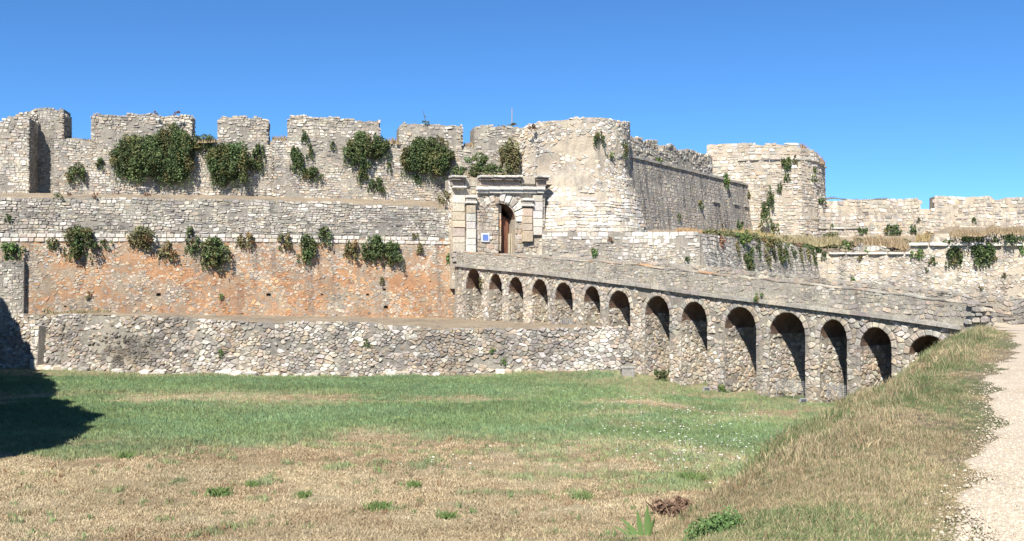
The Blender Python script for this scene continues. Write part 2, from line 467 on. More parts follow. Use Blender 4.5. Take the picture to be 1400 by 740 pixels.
def ground_colour(X, Y):
    g = greenness(X, Y)[..., None]
    tan = np.array([0.34, 0.275, 0.175]); tan2 = np.array([0.40, 0.335, 0.225]); brown = np.array([0.27, 0.195, 0.12])
    n = fbm(X * 0.6, Y * 0.9)[..., None]; m = fbm(X * 0.25 + 40, Y * 0.4)[..., None]
    dry = tan * (1 - sstep(0.35, 0.65, n)) + tan2 * sstep(0.35, 0.65, n)
    dry = dry * (1 - 0.75 * sstep(0.5, 0.64, m)) + brown * 0.75 * sstep(0.5, 0.64, m)
    green = np.array([0.125, 0.175, 0.085]) * (0.8 + 0.5 * n) + np.array([0.0, 0.015, 0.03]) * sstep(0.45, 0.6, m)
    c = dry * (1 - g * 0.95) + green * g * 0.95
    dc = signed(crest, X, Y)[..., None]
    bank = np.array([0.25, 0.2, 0.14]) * (0.75 + 0.5 * n); bg_ = bank_green(X, Y)[..., None]
    bank = bank * (1 - bg_ * 0.7) + np.array([0.13, 0.16, 0.075]) * bg_ * 0.7
    k = 1 - sstep(2.5, 5.0, dc)
    return c * (1 - k) + bank * k

def ground_mat():
    m, nt, b = new_mat("meadow_ground"); P = worldpos(nt)
    col = attr(nt, "col").outputs["Color"]
    n1 = nz(nt, 7, 6, 0.75, P)
    col = mixc(nt, 1.0, col, mixc(nt, ramp(nt, n1, 0.3, 0.7), (0.62, 0.62, 0.6), (1.3, 1.28, 1.25)), 'MULTIPLY')
    n2 = nz(nt, 40, 4, 0.8, P)
    col = mixc(nt, 1.0, col, mixc(nt, ramp(nt, n2, 0.3, 0.7), (0.7, 0.7, 0.7), (1.25, 1.25, 1.2)), 'MULTIPLY')
    nt.links.new(col, b.inputs["Base Color"]); bump(nt, b, nz(nt, 14, 8, 0.8, P), 1.0, 0.06)
    return m
M_GROUND = ground_mat()
def grid_sheet(name, xs, ys, mat, zf, cf=None):
    X, Y = np.meshgrid(xs, ys); Z = zf(X.ravel(), Y.ravel())
    V = np.stack([X.ravel(), Y.ravel(), Z], 1); nx = len(xs); ny = len(ys)
    I = np.arange(nx * ny).reshape(ny, nx)
    Fc = np.stack([I[:-1, :-1], I[:-1, 1:], I[1:, 1:], I[1:, :-1]], -1).reshape(-1, 4).tolist()
    B = Batch(); B.add(V, [tuple(f) for f in Fc], cf(X.ravel(), Y.ravel()) if cf else None)
    return B.build(name, mat, smooth=True)
xs = np.unique(np.concatenate([[-1500, -600, -250, -120, -80, -60], np.arange(-45, -8, 0.7), np.arange(-8, 26, 0.4), np.arange(26, 60, 1.5), [80, 120, 250, 600, 1500]]))
ys = np.unique(np.concatenate([[-400, -150, -60, -25], np.arange(-12, 4, 1.0), np.arange(4, 62, 0.4), np.arange(62, 125, 3), [160, 199, 201, 400, 900, 1800]]))
g = grid_sheet("ground", xs, ys, M_GROUND, terrain, ground_colour)
tag(g, "meadow floor of the moat, green towards the wall and dry brown in front", kind="structure")

# gravel path
def path_mat():
    m, nt, b = new_mat("gravel_path"); P = worldpos(nt)
    n1 = nz(nt, 0.9, 6, 0.7, P); n2 = nz(nt, 30, 6, 0.8, P)
    v = nt.nodes.new("ShaderNodeTexVoronoi"); v.inputs["Scale"].default_value = 22; nt.links.new(P, v.inputs["Vector"])
    col = mixc(nt, ramp(nt, n1, 0.35, 0.65), (0.53, 0.445, 0.335), (0.41, 0.325, 0.225))
    col = mixc(nt, ramp(nt, n2, 0.3, 0.7, 0.0, 0.7), col, (0.60, 0.53, 0.43))
    col = mixc(nt, ramp(nt, v.outputs["Distance"], 0.25, 0.6, 0.0, 0.3), col, (0.33, 0.27, 0.2))
    nt.links.new(col, b.inputs["Base Color"]); bump(nt, b, v.outputs["Distance"], 0.6, 0.02)
    return m
M_PATH = path_mat()
def build_path():
    rg = np.random.RandomState(5); B = Batch(); V = []; n = 150
    t = np.linspace(0, 1, n); L = np.concatenate([[0], np.cumsum(np.hypot(*np.diff(path_edge, axis=0).T))])
    ex = np.interp(t * L[-1], L, path_edge[:, 0]); ey = np.interp(t * L[-1], L, path_edge[:, 1])
    jag = (fbm(ey * 1.5, ex * 0 + 3) - 0.5) * 0.9 + (fbm(ey * 6, ex * 0 + 8) - 0.5) * 0.35
    ex = ex + jag * np.clip(ey / 10, 0.3, 1.0) * (1 - sstep(33, 36, ey))
    cols = [0, 0.12, 0.6, 1.5, 3, 6, 14]
    for k, w in enumerate(cols):
        X = ex + w * 1.0; Y = ey - w * 0.25
        Z = terrain(X, Y) + (0.02 if k else -0.01)
        V.append(np.stack([X, Y, Z], 1))
    V = np.array(V); m = len(cols); Fc = []
    for k in range(m - 1):
        for i in range(n - 1): Fc.append((k * n + i, (k + 1) * n + i, (k + 1) * n + i + 1, k * n + i + 1))
    B.add(V.reshape(-1, 3), Fc); o = B.build("gravel_path", M_PATH, smooth=True)
    tag(o, "pale gravel path along the edge of the moat", kind="structure")
    # forecourt in front of the bridge
    B = Batch(); pts = [(17.45, 36.2), (18.2, 37.6), (19.0, 39.9), (20.0, 41.0), (21.9, 42.0), (30, 41), (34, 30), (20.5, 29.0), (17.6, 34.6)]
    n_ = 0; V = []
    for x, y in pts: V.append((x, y, float(terrain(x, y)[0]) + 0.028))
    c = np.mean(V, 0); V.append(tuple(c[:2]) + (float(terrain(c[0], c[1])[0]) + 0.028,))
    B.add(V, [(i, (i + 1) % len(pts), len(pts)) for i in range(len(pts))])
    o = B.build("gravel_forecourt", M_PATH); tag(o, "pale gravel where the path turns on to the bridge", kind="structure")
build_path()

# ------------------------------------------------------------------ low wall and berm
rng = np.random.RandomState(11)
LOW = Wall(low_pts, 0.06, MEADOW)
pxs = [-120, 60, 155, 200, 280, 350, 490, 560, 600, 630, 700, 800, 870]; pys = [430, 430, 430, 431, 437, 440, 441, 447, 452, 449, 450, 448, 447]
low_top = interp([(LOW.hit(p)[0], zat(y, LOW.hit(p)[1])) for p, y in zip(pxs, pys)])
def low_t(u): return low_top(u) + (fbm(np.asarray(u) * 1.3, 0.3) - 0.5) * 0.22
lw = empty("retaining_wall", (float(LOW.P(12, 0, 0)[0]), float(LOW.P(12, 0, 0)[1]), MEADOW),
           "low rubble retaining wall running along the far edge of the green meadow", "wall")
wall_body(LOW, "masonry_core", M_MORTAR_GREY, lw, 0, LOW.L, MEADOW - 0.8, lambda u: low_t(u) - 0.08, 0.9, rough=0.06)
def low_pal(px, py, r):
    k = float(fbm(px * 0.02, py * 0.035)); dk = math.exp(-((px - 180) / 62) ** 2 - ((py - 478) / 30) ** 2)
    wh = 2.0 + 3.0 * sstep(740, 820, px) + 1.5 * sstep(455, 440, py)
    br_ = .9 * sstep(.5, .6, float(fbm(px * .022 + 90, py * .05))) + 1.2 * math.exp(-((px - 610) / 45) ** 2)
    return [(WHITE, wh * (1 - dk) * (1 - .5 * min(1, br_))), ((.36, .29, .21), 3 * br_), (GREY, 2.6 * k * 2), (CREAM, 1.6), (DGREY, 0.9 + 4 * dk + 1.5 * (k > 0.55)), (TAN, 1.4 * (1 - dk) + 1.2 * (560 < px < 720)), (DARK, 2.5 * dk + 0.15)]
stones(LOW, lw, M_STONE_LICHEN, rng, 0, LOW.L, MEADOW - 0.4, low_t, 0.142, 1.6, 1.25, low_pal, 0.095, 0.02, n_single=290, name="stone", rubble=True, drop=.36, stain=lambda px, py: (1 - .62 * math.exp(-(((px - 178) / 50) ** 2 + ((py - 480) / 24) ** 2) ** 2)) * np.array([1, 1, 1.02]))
# rubble fallen at its foot
for i in range(46):
    px = rng.uniform(58, 560) if i < 38 else rng.uniform(560, 880)
    u, D = LOW.hit(px); s = rng.uniform(0.14, 0.34); W = LOW.P(u, MEADOW, rng.uniform(0.15, 0.55))
    B = Batch(); loc = Wall([(W[0] - 1, W[1]), (W[0] + 1, W[1])]); z0 = float(terrain(W[0], W[1])[0])
    V, Fc = stone_geo(loc, [(1 - s, z0 - .1), (1 + s, z0 - .1), (1 + s, z0 + s * .8), (1 - s, z0 + s * .8)], rng, s * 0.6, 0.0, 0.4, 3, s)
    B.add(V, Fc, pick(rng, [(WHITE, 3), (CREAM, 2), (GREY, 1), (PEACH, .7)])); B.build("foot_stone", M_STONE_CLEAN, lw, origin=tuple(W))
# buttress at the left end
bt = Wall([(xat(41, 60.45), 60.45), (xat(51, 60.2), 60.2)], 0.05, MEADOW)
wall_body(bt, "buttress", M_MORTAR_GREY, lw, 0, bt.L, MEADOW - 0.5, zat(447, 60), 1.2, rough=0.1)
stones(bt, lw, M_STONE_LICHEN, rng, 0, bt.L, MEADOW - .3, zat(447, 60), 0.26, 1.2, 1, lambda a, b, r: [(GREY, 2), (WHITE, 2), (CREAM, 1)], 0.08, 0.04, name="stone", stuff="buttress_stones")

SC = Wall([(xat(-150, 60.4), 60.4), (xat(0, 62), 62), (xat(612, 70), 70), (xat(660, 70.8), 70.8)], 0.05, 3.0)
def ribbon(name, curves, mat, label, sub=10, rough=0.1, kind="structure"):
    """sheet lofted through plan curves [(x,y,z)...] of equal length"""
    A = np.array(curves, float); rows = []
    for k in range(len(A) - 1):
        for t in np.linspace(0, 1, sub, endpoint=False): rows.append(A[k] * (1 - t) + A[k + 1] * t)
    rows.append(A[-1]); A = np.array(rows)
    nn = (fbm(A[..., 0] * 1.1, A[..., 1] * 1.1) - 0.5) * rough * 2; nn[0] *= 0.3; nn[-1] *= 0.3
    A[..., 2] += nn
    R, n = A.shape[:2]; Fc = [(r * n + i, r * n + i + 1, (r + 1) * n + i + 1, (r + 1) * n + i) for r in range(R - 1) for i in range(n - 1)]
    B = Batch(); B.add(A.reshape(-1, 3), Fc); o = B.build(name, mat, smooth=True); tag(o, label, kind=kind); return o
us = np.linspace(0.2, LOW.L, 70); fr = LOW.P(us, low_t(us) - 0.06, -0.15)
bk = []
for f in fr:
    px = CX + F * f[0] / f[1]
    if px < 640: u2, D2 = SC.hit(px); yb = D2 + 0.3; zb = zat(np.interp(px, [0, 150, 350, 560, 640], [431, 428.5, 431, 434, 435]), D2)
    else: yb = np.interp(px, [640, 870], [71.5, 60.5]); zb = np.interp(px, [640, 870], [-2.55, -2.75])
    bk.append((xat(px, yb), yb, zb))
bk = np.array(bk); mid = fr * 0.6 + bk * 0.4; mid[:, 2] += 0.05
ribbon("berm_earth", [fr, mid, bk], M_DIRT, "dry earth berm on top of the low wall", 8, 0.12)

# ------------------------------------------------------------------ scarp wall (orange) with parapet
sw = empty("scarp_wall", (float(SC.p[1, 0]) + 14, 66, -2.4), "high orange stained scarp wall with a band of white blocks and grey rubble parapet", "wall")
sc_top = interp([(SC.hit(p)[0], zat(y, SC.hit(p)[1])) for p, y in [(-150, 266), (0, 269), (150, 270), (300, 272), (450, 276), (560, 281), (620, 285)]])
band_hi = interp([(SC.hit(p)[0], zat(y, SC.hit(p)[1])) for p, y in [(-150, 318), (0, 319), (300, 320), (615, 325)]])
band_lo = interp([(SC.hit(p)[0], zat(y, SC.hit(p)[1])) for p, y in [(-150, 330.5), (0, 331), (300, 331), (615, 335)]])
def sct(u): return sc_top(u) + (fbm(np.asarray(u) * 0.9, 4.3) - 0.5) * 0.25
UE = SC.hit(622)[0]
holes = [(217, 403), (367, 403), (440, 403), (502, 403), (35, 397), (90, 419), (105, 431), (525, 396), (527, 420)]
hole_uv = [SC.uv(*h) for h in holes]
wall_body(SC, "masonry_core", M_MORTAR_ORANGE, sw, 0, UE, -3.4, lambda u: band_hi(u) - 0.1, 1.6)
core = sw.children[0]; cutB = Batch()
for (hx, hy), (hu, hv) in zip(holes, hole_uv):
    k = .5 + .5 * ((hx * 7) % 10) / 10; A = [SC.P(hu + x, hv + z, d) for z in (-.09 * k, .1 * k) for x, d in ((-.15 * k, .3), (.15 * k, .3), (.15 * k, -.5), (-.15 * k, -.5))]
    cutB.add(np.array(A), [(0, 1, 5, 4), (1, 2, 6, 5), (2, 3, 7, 6), (3, 0, 4, 7), (4, 5, 6, 7), (3, 2, 1, 0)])
cutter = cutB.build("hole_cutter", M_MORTAR_GREY)
bm_mod = core.modifiers.new("holes", 'BOOLEAN'); bm_mod.operation = 'DIFFERENCE'; bm_mod.object = cutter; bm_mod.solver = 'EXACT'
bpy.context.view_layer.update(); dg_ = bpy.context.evaluated_depsgraph_get()
cut_me = bpy.data.meshes.new_from_object(core.evaluated_get(dg_)); core.modifiers.clear()
if len(cut_me.polygons) > 50: core.data = cut_me
bpy.data.objects.remove(cutter)
wall_body(SC, "parapet_core", M_MORTAR_GREY, sw, 0, UE, lambda u: band_hi(u) - 0.1, lambda u: sct(u) - 0.06, 1.5)
def hole_clip(q, c):
    for hu, hv in hole_uv:
        if abs(c[0] - hu) < 0.2 and abs(c[1] - hv) < 0.14: return None
    return q
def sc_pal(px, py, r):
    n = float(fbm(px * 0.018 + 3, py * 0.03)); n2 = float(fbm(px * 0.05 + 30, py * 0.012 + 5))
    o = sstep(0.42, 0.58, n) * sstep(335, 365, py) * (0.3 + 0.7 * sstep(100, 300, px))
    o = max(o, sstep(520, 570, px) * sstep(365, 385, py) * 0.9)
    g_ = sstep(0.58, 0.64, n2)
    return [(ORANGE, 6.0 * o), (RUST, 2.2 * o), (PEACH, 1.6 * o + 0.5), (CREAM, 2.0 * (1 - 0.6 * o)), (TAN, 1.5), (GREY, 0.7 + 2.5 * g_ + 1.2 * (px < 70)), (DGREY, 0.15 + 1.2 * g_)]
stones(SC, sw, M_STONE, rng, 0, UE, -3.0, lambda u: band_lo(u), 0.14, 1.5, 0.9, sc_pal, 0.024, 0.016, n_single=0, clip=hole_clip, rings=2, rubble=True, keep=.84)
def par_pal(px, py, r):
    n = float(fbm(px * 0.03 + 9, py * 0.05))
    return [(WHITE, 2.2 * sstep(0.4, 0.6, n) + 0.6), (GREY, 2.4), (CREAM, 1.6), (DGREY, 0.9), (TAN, 0.4)]
stones(SC, sw, M_STONE_LICHEN, rng, 0, UE, lambda u: band_hi(u), sct, 0.17, 1.8, 0.6, par_pal, 0.06, 0.03, n_single=0, stuff="parapet_stones", rings=2)
for k in range(2):                      # the band of white dressed blocks
    u = 0.1
    while u < UE - 0.3:
        w = rng.uniform(0.32, 0.62); lo = float(band_lo(u)); hi = float(band_hi(u)); m = lo + (hi - lo) * 0.5 * k; m2 = m + (hi - lo) * 0.5
        if rng.rand() > 0.06:
            V, Fc = stone_geo(SC, [(u, m), (u + w, m), (u + w, m2), (u, m2)], rng, 0.07, 0.022, 0.14, 3)
            B = Batch(); B.add(V, Fc, pick(rng, [(WHITE, 4), (CREAM, 1.5), (GREY, 0.8)])); B.build("band_stone", M_STONE_CLEAN, sw, origin=tuple(SC.P(u, m, 0)))
        u += w
# grey buttress left, under the bush
bt2 = Wall([(xat(-90, 60.9), 60.9), (xat(33, 61.95), 61.95)], 0.05, 1.0)
bw = empty("projecting_buttress", (-30, 61, -2.4), "grey weathered buttress of small stones at the left edge of the orange wall", "buttress")
wall_body(bt2, "masonry_core", M_MORTAR_GREY, bw, 0, bt2.L, -3.2, zat(357, 61.5), 1.6, rough=0.12)
stones(bt2, bw, M_STONE_LICHEN, rng, 0, bt2.L, -3.0, zat(356, 61.5), 0.15, 1.5, 1.0, lambda a, b, r: [(GREY, 3), (DGREY, 1.2), (WHITE, 1), (CREAM, .6)], 0.05, 0.025, rings=2)

# ------------------------------------------------------------------ upper curtain wall with merlons
UP = Wall([(xat(-160, 69.2), 69.2), (xat(120, 71), 71), (xat(371, 73.3), 73.3), (xat(372, 72.8), 72.8), (xat(540, 74.8), 74.8), (xat(722, 77.0), 77.0)], 0.03, 6)
UP.n[2] = UP.n[1]
uw = empty("castle_wall", (-18, 73, 6), "long upper castle wall with broad ruined merlons above the terrace", "wall")
NL, NR = UP.hit(40)[0], UP.hit(73)[0]          # the deep niche at the left
uend = UP.hit(720)[0]
sill = interp([(UP.hit(p)[0], zat(y, UP.hit(p)[1])) for p, y in [(-160, 190), (98, 188), (122, 191), (270, 190), (372, 190), (392, 190), (523, 194), (545, 196), (635, 199), (648, 200), (722, 202)]])
def sillf(u): return sill(u) + (fbm(np.asarray(u) * 1.1, 2.2) - 0.5) * 0.3
wall_body(UP, "masonry_core", M_MORTAR, uw, 0, NL, 4.5, lambda u: sillf(u) - .05, 3.6)
wall_body(UP, "masonry_core", M_MORTAR, uw, NR, uend, 4.5, lambda u: sillf(u) - .05, 2.6)
mer = [(-160, 39.8, [(-160, 172), (0, 168), (8, 160), (22, 155), (34, 152), (39.8, 162)]),
       (73.2, 87, [(73, 150), (85, 154), (92, 160), (97, 170)]),
       (123, 262, [(122, 160), (132, 155), (190, 155.5), (262, 157), (270, 164)]),
       (296, 366, [(295, 166), (303, 158), (350, 158.5), (372, 166)]),
       (392, 519, [(391, 164), (400, 157), (450, 159), (522, 165)]),
       (545, 632, [(544, 172), (552, 167), (600, 168), (635, 171)]),
       (648, 721, [(648, 174), (655, 171), (700, 171), (722, 175)])]
mlabel = ["weathered merlon left of the deep niche", "narrow broken merlon right of the deep niche", None, None, None, None, None]
def up_pal(px, py, r):
    n = float(fbm(px * 0.02 + 19, py * 0.03)); n2 = float(fbm(px * 0.06 + 3, py * 0.01))
    return [(WHITE, 0.9 + 1.4 * sstep(0.5, 0.65, n)), (CREAM, 2.6), (GREY, 1.6 + 1.5 * (n2 > .6)), (TAN, 0.9), (DGREY, 0.5 + 0.8 * (n2 > .62)), (PEACH, 0.8 * (py > 235))]
mfun = []
for i, (a, b_, prof) in enumerate(mer):
    ua, ub = UP.hit(a)[0], UP.hit(b_)[0]
    tf = interp([(UP.hit(p)[0], zat(y, UP.hit(p)[1])) for p, y in prof])
    f = lambda u, tf=tf: tf(u) + (fbm(np.asarray(u) * 1.4, 7.7) - 0.5) * 0.3
    th = 1.9 if i != 0 else 3.4
    o = wall_body(UP, "merlon", M_MORTAR, uw, ua + .05, ub - .05, lambda u: sillf(u) - 0.3, lambda u, f=f: f(u) - 0.07, th, rough=0.08, rs=i)
    if mlabel[i]: o['label'] = mlabel[i]
    stones(UP, uw, M_STONE, rng, ua, ub, lambda u: sillf(u) - 0.2, f, 0.19, 1.7, 0.8, up_pal, 0.07, 0.028, stuff="merlon_stones", rings=2)
    # right flank of the merlon
    p = UP.P(ub, 0, 0); n_ = UP.P(ub, 0, -th)
    fl = Wall([(p[0] , p[1]), (n_[0], n_[1])]); zt = float(f(ub)); zb = float(sillf(ub)) - 0.1
    stones(fl, uw, M_STONE, rng, 0, fl.L, zb, zt, 0.2, 1.6, 0.9, up_pal, 0.08, 0.03, stuff="flank_stones", rings=2)
stones(UP, uw, M_STONE, rng, 0, NL, 4.8, lambda u: sillf(u) - .15, 0.17, 1.8, 0.5, lambda a, b, r: [(WHITE, 2), (CREAM, 3), (GREY, 1), (TAN, .4)], 0.045, 0.025, rings=2)
stones(UP, uw, M_STONE, rng, NR, uend, 4.8, lambda u: sillf(u) - .15, 0.17, 1.8, 0.75, up_pal, 0.05, 0.025, rings=2)
# niche: back wall and left cheek
p0 = UP.P(NL, 0, -2.0); p1 = UP.P(NR, 0, -2.0)
nb = Wall([(p0[0], p0[1]), (p1[0] + .15, p1[1])]); ntop = zat(149.5, 73)
nbt = lambda u: ntop + np.interp(u, [-1.5, -.9, -.3, .6, 9], [-.62, -.35, -.1, 0, -.05])
wall_body(nb, "niche_back", M_MORTAR_GREY, uw, -1.5, nb.L, 4.5, lambda u: nbt(u) - .06, 1.6, rough=0.1)
stones(nb, uw, M_STONE, rng, -1.5, 0, 10.2, nbt, 0.19, 1.3, 1, up_pal, 0.12, 0.03, stuff="broken_top_stones", rubble=True, smear=0)
stones(nb, uw, M_STONE, rng, 0, nb.L, 5, ntop, 0.13, 1.6, 0.6, lambda a, b, r: [(GREY, 3), (DGREY, 1.5), (CREAM, .7)], 0.04, 0.02, stuff="niche_stones", rings=2)
q0 = UP.P(NL, 0, 0)
ck = Wall([(q0[0], q0[1]), (p0[0], p0[1])])
stones(ck, uw, M_STONE, rng, 0, ck.L, 5, zat(168, 71), 0.18, 1.6, 0.6, lambda a, b, r: [(GREY, 2), (CREAM, 2)], 0.05, 0.025, stuff="cheek_stones", rings=2)
q1 = UP.P(NR, 0, -1.2); q2 = UP.P(NR + 1.3, 0, -1.2)
# broken notch of dark rubble on the narrow merlon
nn = Wall([tuple(UP.P(UP.hit(80)[0], 0, 0.15)[:2]), tuple(UP.P(UP.hit(97)[0], 0, 0.05)[:2])])

# terrace between scarp parapet and upper wall
us = np.linspace(0.2, UE + 1.5, 70); fr = SC.P(us, sct(us) - 0.12, -0.7); bk = []
for f in fr:
    px = CX + F * f[0] / f[1]; u2, D2 = UP.hit(px); bk.append((xat(px, D2 + .3), D2 + 0.3, zat(np.interp(px, [0, 300, 620], [263, 266, 275]), D2)))
ribbon("terrace_earth", [fr, np.array(bk)], M_DIRT, "dry earth terrace at the foot of the upper castle wall", 14, 0.12)

# ------------------------------------------------------------------ gatehouse
G = Wall([(xat(617, 69.5), 69.5), (xat(745, 72.0), 72.0)])
gt = empty("gatehouse", (float(G.P(3.5, 0, 0)[0]), float(G.P(3.5, 0, 0)[1]), 1.2), "ornate classical stone gateway with broken cornice at the castle end of the bridge", "gate")
def pierced(surf, name, mat, parent, u0, u1, low, top, thick, inner_mat=None, inner_name="vault"):
    """wall with openings: low is the lower outline as (u, v) points, vertical steps allowed"""
    L = np.array(low); n = len(L); B = Batch()
    tv = np.array([float(top(u)) if callable(top) else top for u in L[:, 0]])
    a = surf.P(L[:, 0], L[:, 1], 0); b = surf.P(L[:, 0], tv, 0); c = surf.P(L[:, 0], L[:, 1], -thick); d = surf.P(L[:, 0], tv, -thick)
    V = np.concatenate([a, b, c, d]); Fc = []
    for i in range(n - 1):
        if L[i + 1, 0] - L[i, 0] > 1e-6:
            Fc += [(i, i + 1, n + i + 1, n + i), (2 * n + i + 1, 2 * n + i, 3 * n + i, 3 * n + i + 1), (n + i, n + i + 1, 3 * n + i + 1, 3 * n + i)]
    Fc += [(0, n, 3 * n, 2 * n), (n - 1, 3 * n - 1, 4 * n - 1, 2 * n - 1)]
    B.add(V, Fc); B.build(name, mat, parent)
    vmin = L[:, 1].min(); run = []
    def flush(run):
        for nm, mt, ids in (('jamb', mat, [[k] for k in run if abs(L[k + 1, 0] - L[k, 0]) <= 1e-6]), (inner_name, inner_mat or mat, [[k for k in run if abs(L[k + 1, 0] - L[k, 0]) > 1e-6]])):
            for g_ in ids:
                if not g_: continue
                B = Batch()
                for k in g_: B.add([a[k], c[k], c[k + 1], a[k + 1]], [(0, 1, 2, 3)])
                B.build(nm, mt, parent)
    for i in range(n - 1):
        if abs(L[i, 1] - vmin) < 1e-6 and abs(L[i + 1, 1] - vmin) < 1e-6: flush(run); run = []
        else: run.append(i)
    flush(run)
gu = lambda px: G.hit(px)[0]
gz = lambda px, py: zat(py, G.hit(px)[1])
oL, oR = gu(681.5), gu(704); zc = gz(684, 278); zs = gz(704, 300); zd = 0.6
ow = oR - oL
low = [(gu(617), -0.5), (oL, -0.5), (oL, zd), (oL, zc - 0.1)]
for k in range(11):
    a = math.pi / 2 * (1 - k / 10) ; low.append((oL + 0.12 + (ow - 0.12) * math.cos(a), zs + (zc - zs) * math.sin(a)))
low += [(oR, zd), (oR, -0.5), (gu(745), -0.5)]
gtop = gz(680, 247)
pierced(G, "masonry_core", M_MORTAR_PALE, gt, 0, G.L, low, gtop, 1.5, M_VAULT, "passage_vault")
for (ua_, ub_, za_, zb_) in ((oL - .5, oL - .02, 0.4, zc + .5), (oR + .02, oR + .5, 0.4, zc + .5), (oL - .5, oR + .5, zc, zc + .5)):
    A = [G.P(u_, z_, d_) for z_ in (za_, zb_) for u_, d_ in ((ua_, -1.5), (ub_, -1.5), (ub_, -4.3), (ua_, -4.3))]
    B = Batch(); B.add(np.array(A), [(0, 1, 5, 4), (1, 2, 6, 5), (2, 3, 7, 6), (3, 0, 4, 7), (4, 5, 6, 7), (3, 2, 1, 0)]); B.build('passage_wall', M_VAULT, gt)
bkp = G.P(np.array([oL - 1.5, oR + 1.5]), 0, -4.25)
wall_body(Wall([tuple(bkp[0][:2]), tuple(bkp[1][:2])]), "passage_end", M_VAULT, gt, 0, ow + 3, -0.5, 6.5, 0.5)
B = Batch(); B.add(G.P(np.array([oL - .2, oR + .2, oR + .2, oL - .2]), np.full(4, 1.02), np.array([0.4, 0.4, -4.3, -4.3])), [(0, 1, 2, 3)]); B.build("threshold", M_DIRT, gt)
def gbox(px0, px1, py0, py1, d0, d1, name, col, mat=M_STONE_CLEAN, cham=0.03, label=None, parent=gt):
    u0, u1 = gu(px0), gu(px1); v0, v1 = gz(px0, py1), gz(px0, py0)
    B = Batch(); e = min(cham, (u1 - u0) * .3, (v1 - v0) * .3)
    q = [(u0, v0), (u1, v0), (u1, v1), (u0, v1)]
    A0 = G.P([p[0] for p in q], [p[1] for p in q], d0); A1 = G.P([p[0] for p in q], [p[1] for p in q], d1 - e)
    qi = [(u0 + e, v0 + e), (u1 - e, v0 + e), (u1 - e, v1 - e), (u0 + e, v1 - e)]
    A2 = G.P([p[0] for p in qi], [p[1] for p in qi], d1 + rng.uniform(-0.01, 0.01, 4))
    Fc = [(r * 4 + i, r * 4 + (i + 1) % 4, r * 4 + 4 + (i + 1) % 4, r * 4 + 4 + i) for r in range(2) for i in range(4)] + [(8, 9, 10, 11)]
    B.add(np.concatenate([A0, A1, A2]), Fc, col); o = B.build(name, mat, parent, origin=tuple(G.P((u0 + u1) / 2, (v0 + v1) / 2, 0)))
    if label: o['label'] = label
    return o
# pilasters: stacks of dressed blocks
def pilaster(px0, px1, py0, py1, d, pal, base=1):
    y = py0
    while y < py1 - 2:
        h = min(rng.uniform(8, 13), py1 - y); 
        if py1 - (y + h) < 4: h = py1 - y
        gbox(px0 + rng.uniform(-.6, .3), px1 + rng.uniform(-.3, .6), y + .25, y + h - .25, -0.1, d + rng.uniform(-.03, .03), "pilaster_block", pick(rng, pal))
        y += h
PAL_G = [(PEACH, 3), (CREAM, 2), (TAN, 1), (WHITE, .8)]
pilaster(618.5, 634.5, 267, 345, 0.22, PAL_G)
pilaster(636.5, 648.5, 281, 352, 0.34, [(PEACH, 1), (CREAM, 2), (WHITE, 2)])
pilaster(713, 726, 285, 331, 0.32, [(PEACH, 3), (TAN, 2)])
pilaster(728, 740.5, 267, 322, 0.2, [(WHITE, 2), (CREAM, 2), (PEACH, 1)])
for (a, b_, y) in ((635, 650, 268), (711.5, 727.5, 272)):   # capitals with three mouldings
    gbox(a, b_, y, y + 3, -.1, .48, "capital", WHITE); gbox(a + 1, b_ - 1, y + 3.3, y + 7, -.1, .36, "capital", CREAM)
    gbox(a, b_, y + 7.3, y + 10.5, -.1, .44, "capital", WHITE)
# entablature
def band(px0, px1, py0, py1, d, col, name="cornice_stone", mat=M_STONE_CLEAN, slope=0.04):
    a = px0
    while a < px1 - 1:
        b_ = min(a + rng.uniform(12, 19), px1)
        if px1 - b_ < 5: b_ = px1
        s = (a - 617) * slope
        gbox(a + .15, b_ - .15, py0 + s * 0, py1, -0.15, d + rng.uniform(-.02, .02), name, np.array(col) * rng.uniform(.88, 1.1), mat)
        a = b_
for (a, b_) in ((614, 635), (653, 711), (730, 748)):
    band(a, b_, 240.5, 243.5, 0.62, WHITE, "cornice_stone", M_STONE_LICHEN)
    band(a + 1, b_ - 1, 243.7, 247.2, 0.5, (0.25, 0.22, 0.2), "cornice_stone", M_STONE_LICHEN)
    band(a + 2, b_ - 2, 247.4, 254.5, 0.2, (0.40, 0.33, 0.28), "frieze_stone")
band(635, 653, 244, 255, 0.12, (0.5, 0.46, 0.38), "broken_cornice_stone", M_STONE)
band(711, 730, 242, 252, 0.3, (0.46, 0.41, 0.34), "broken_cornice_stone", M_STONE)
band(617, 636, 255, 257.5, 0.42, WHITE, "architrave_stone"); band(650, 743, 255.6, 260, 0.42, WHITE, "architrave_stone"); band(651, 742, 260.3, 264.5, 0.28, WHITE, "architrave_stone")
# big arch stones
def fan(ctr, r0, r1, a0, a1, n, pal, d=0.14):
    for k in range(n):
        t0 = a0 + (a1 - a0) * k / n; t1 = a0 + (a1 - a0) * (k + 1) / n
        P4 = [(ctr[0] + r * math.cos(t), ctr[1] + r * math.sin(t)) for t, r in ((t1, r0), (t0, r0), (t0, r1), (t1, r1))]
        V, Fc = stone_geo(G, P4, rng, d, 0.03, 0.1, 3); B = Batch(); B.add(V, Fc, pick(rng, pal)); B.build("voussoir", M_STONE_CLEAN, gt, origin=tuple(G.P(*P4[0], 0)))
fan((oL + 0.1, zs), ow * 0.96, ow * 0.96 + 0.75, math.radians(-8), math.radians(92), 6, [(WHITE, 3), (CREAM, 1)])
fan((oL + 0.1, zs), ow * 1.02, ow * 1.02 + 0.55, math.radians(104), math.radians(150), 3, [(WHITE, 1), (CREAM, 2), (PEACH, 1)], .1)
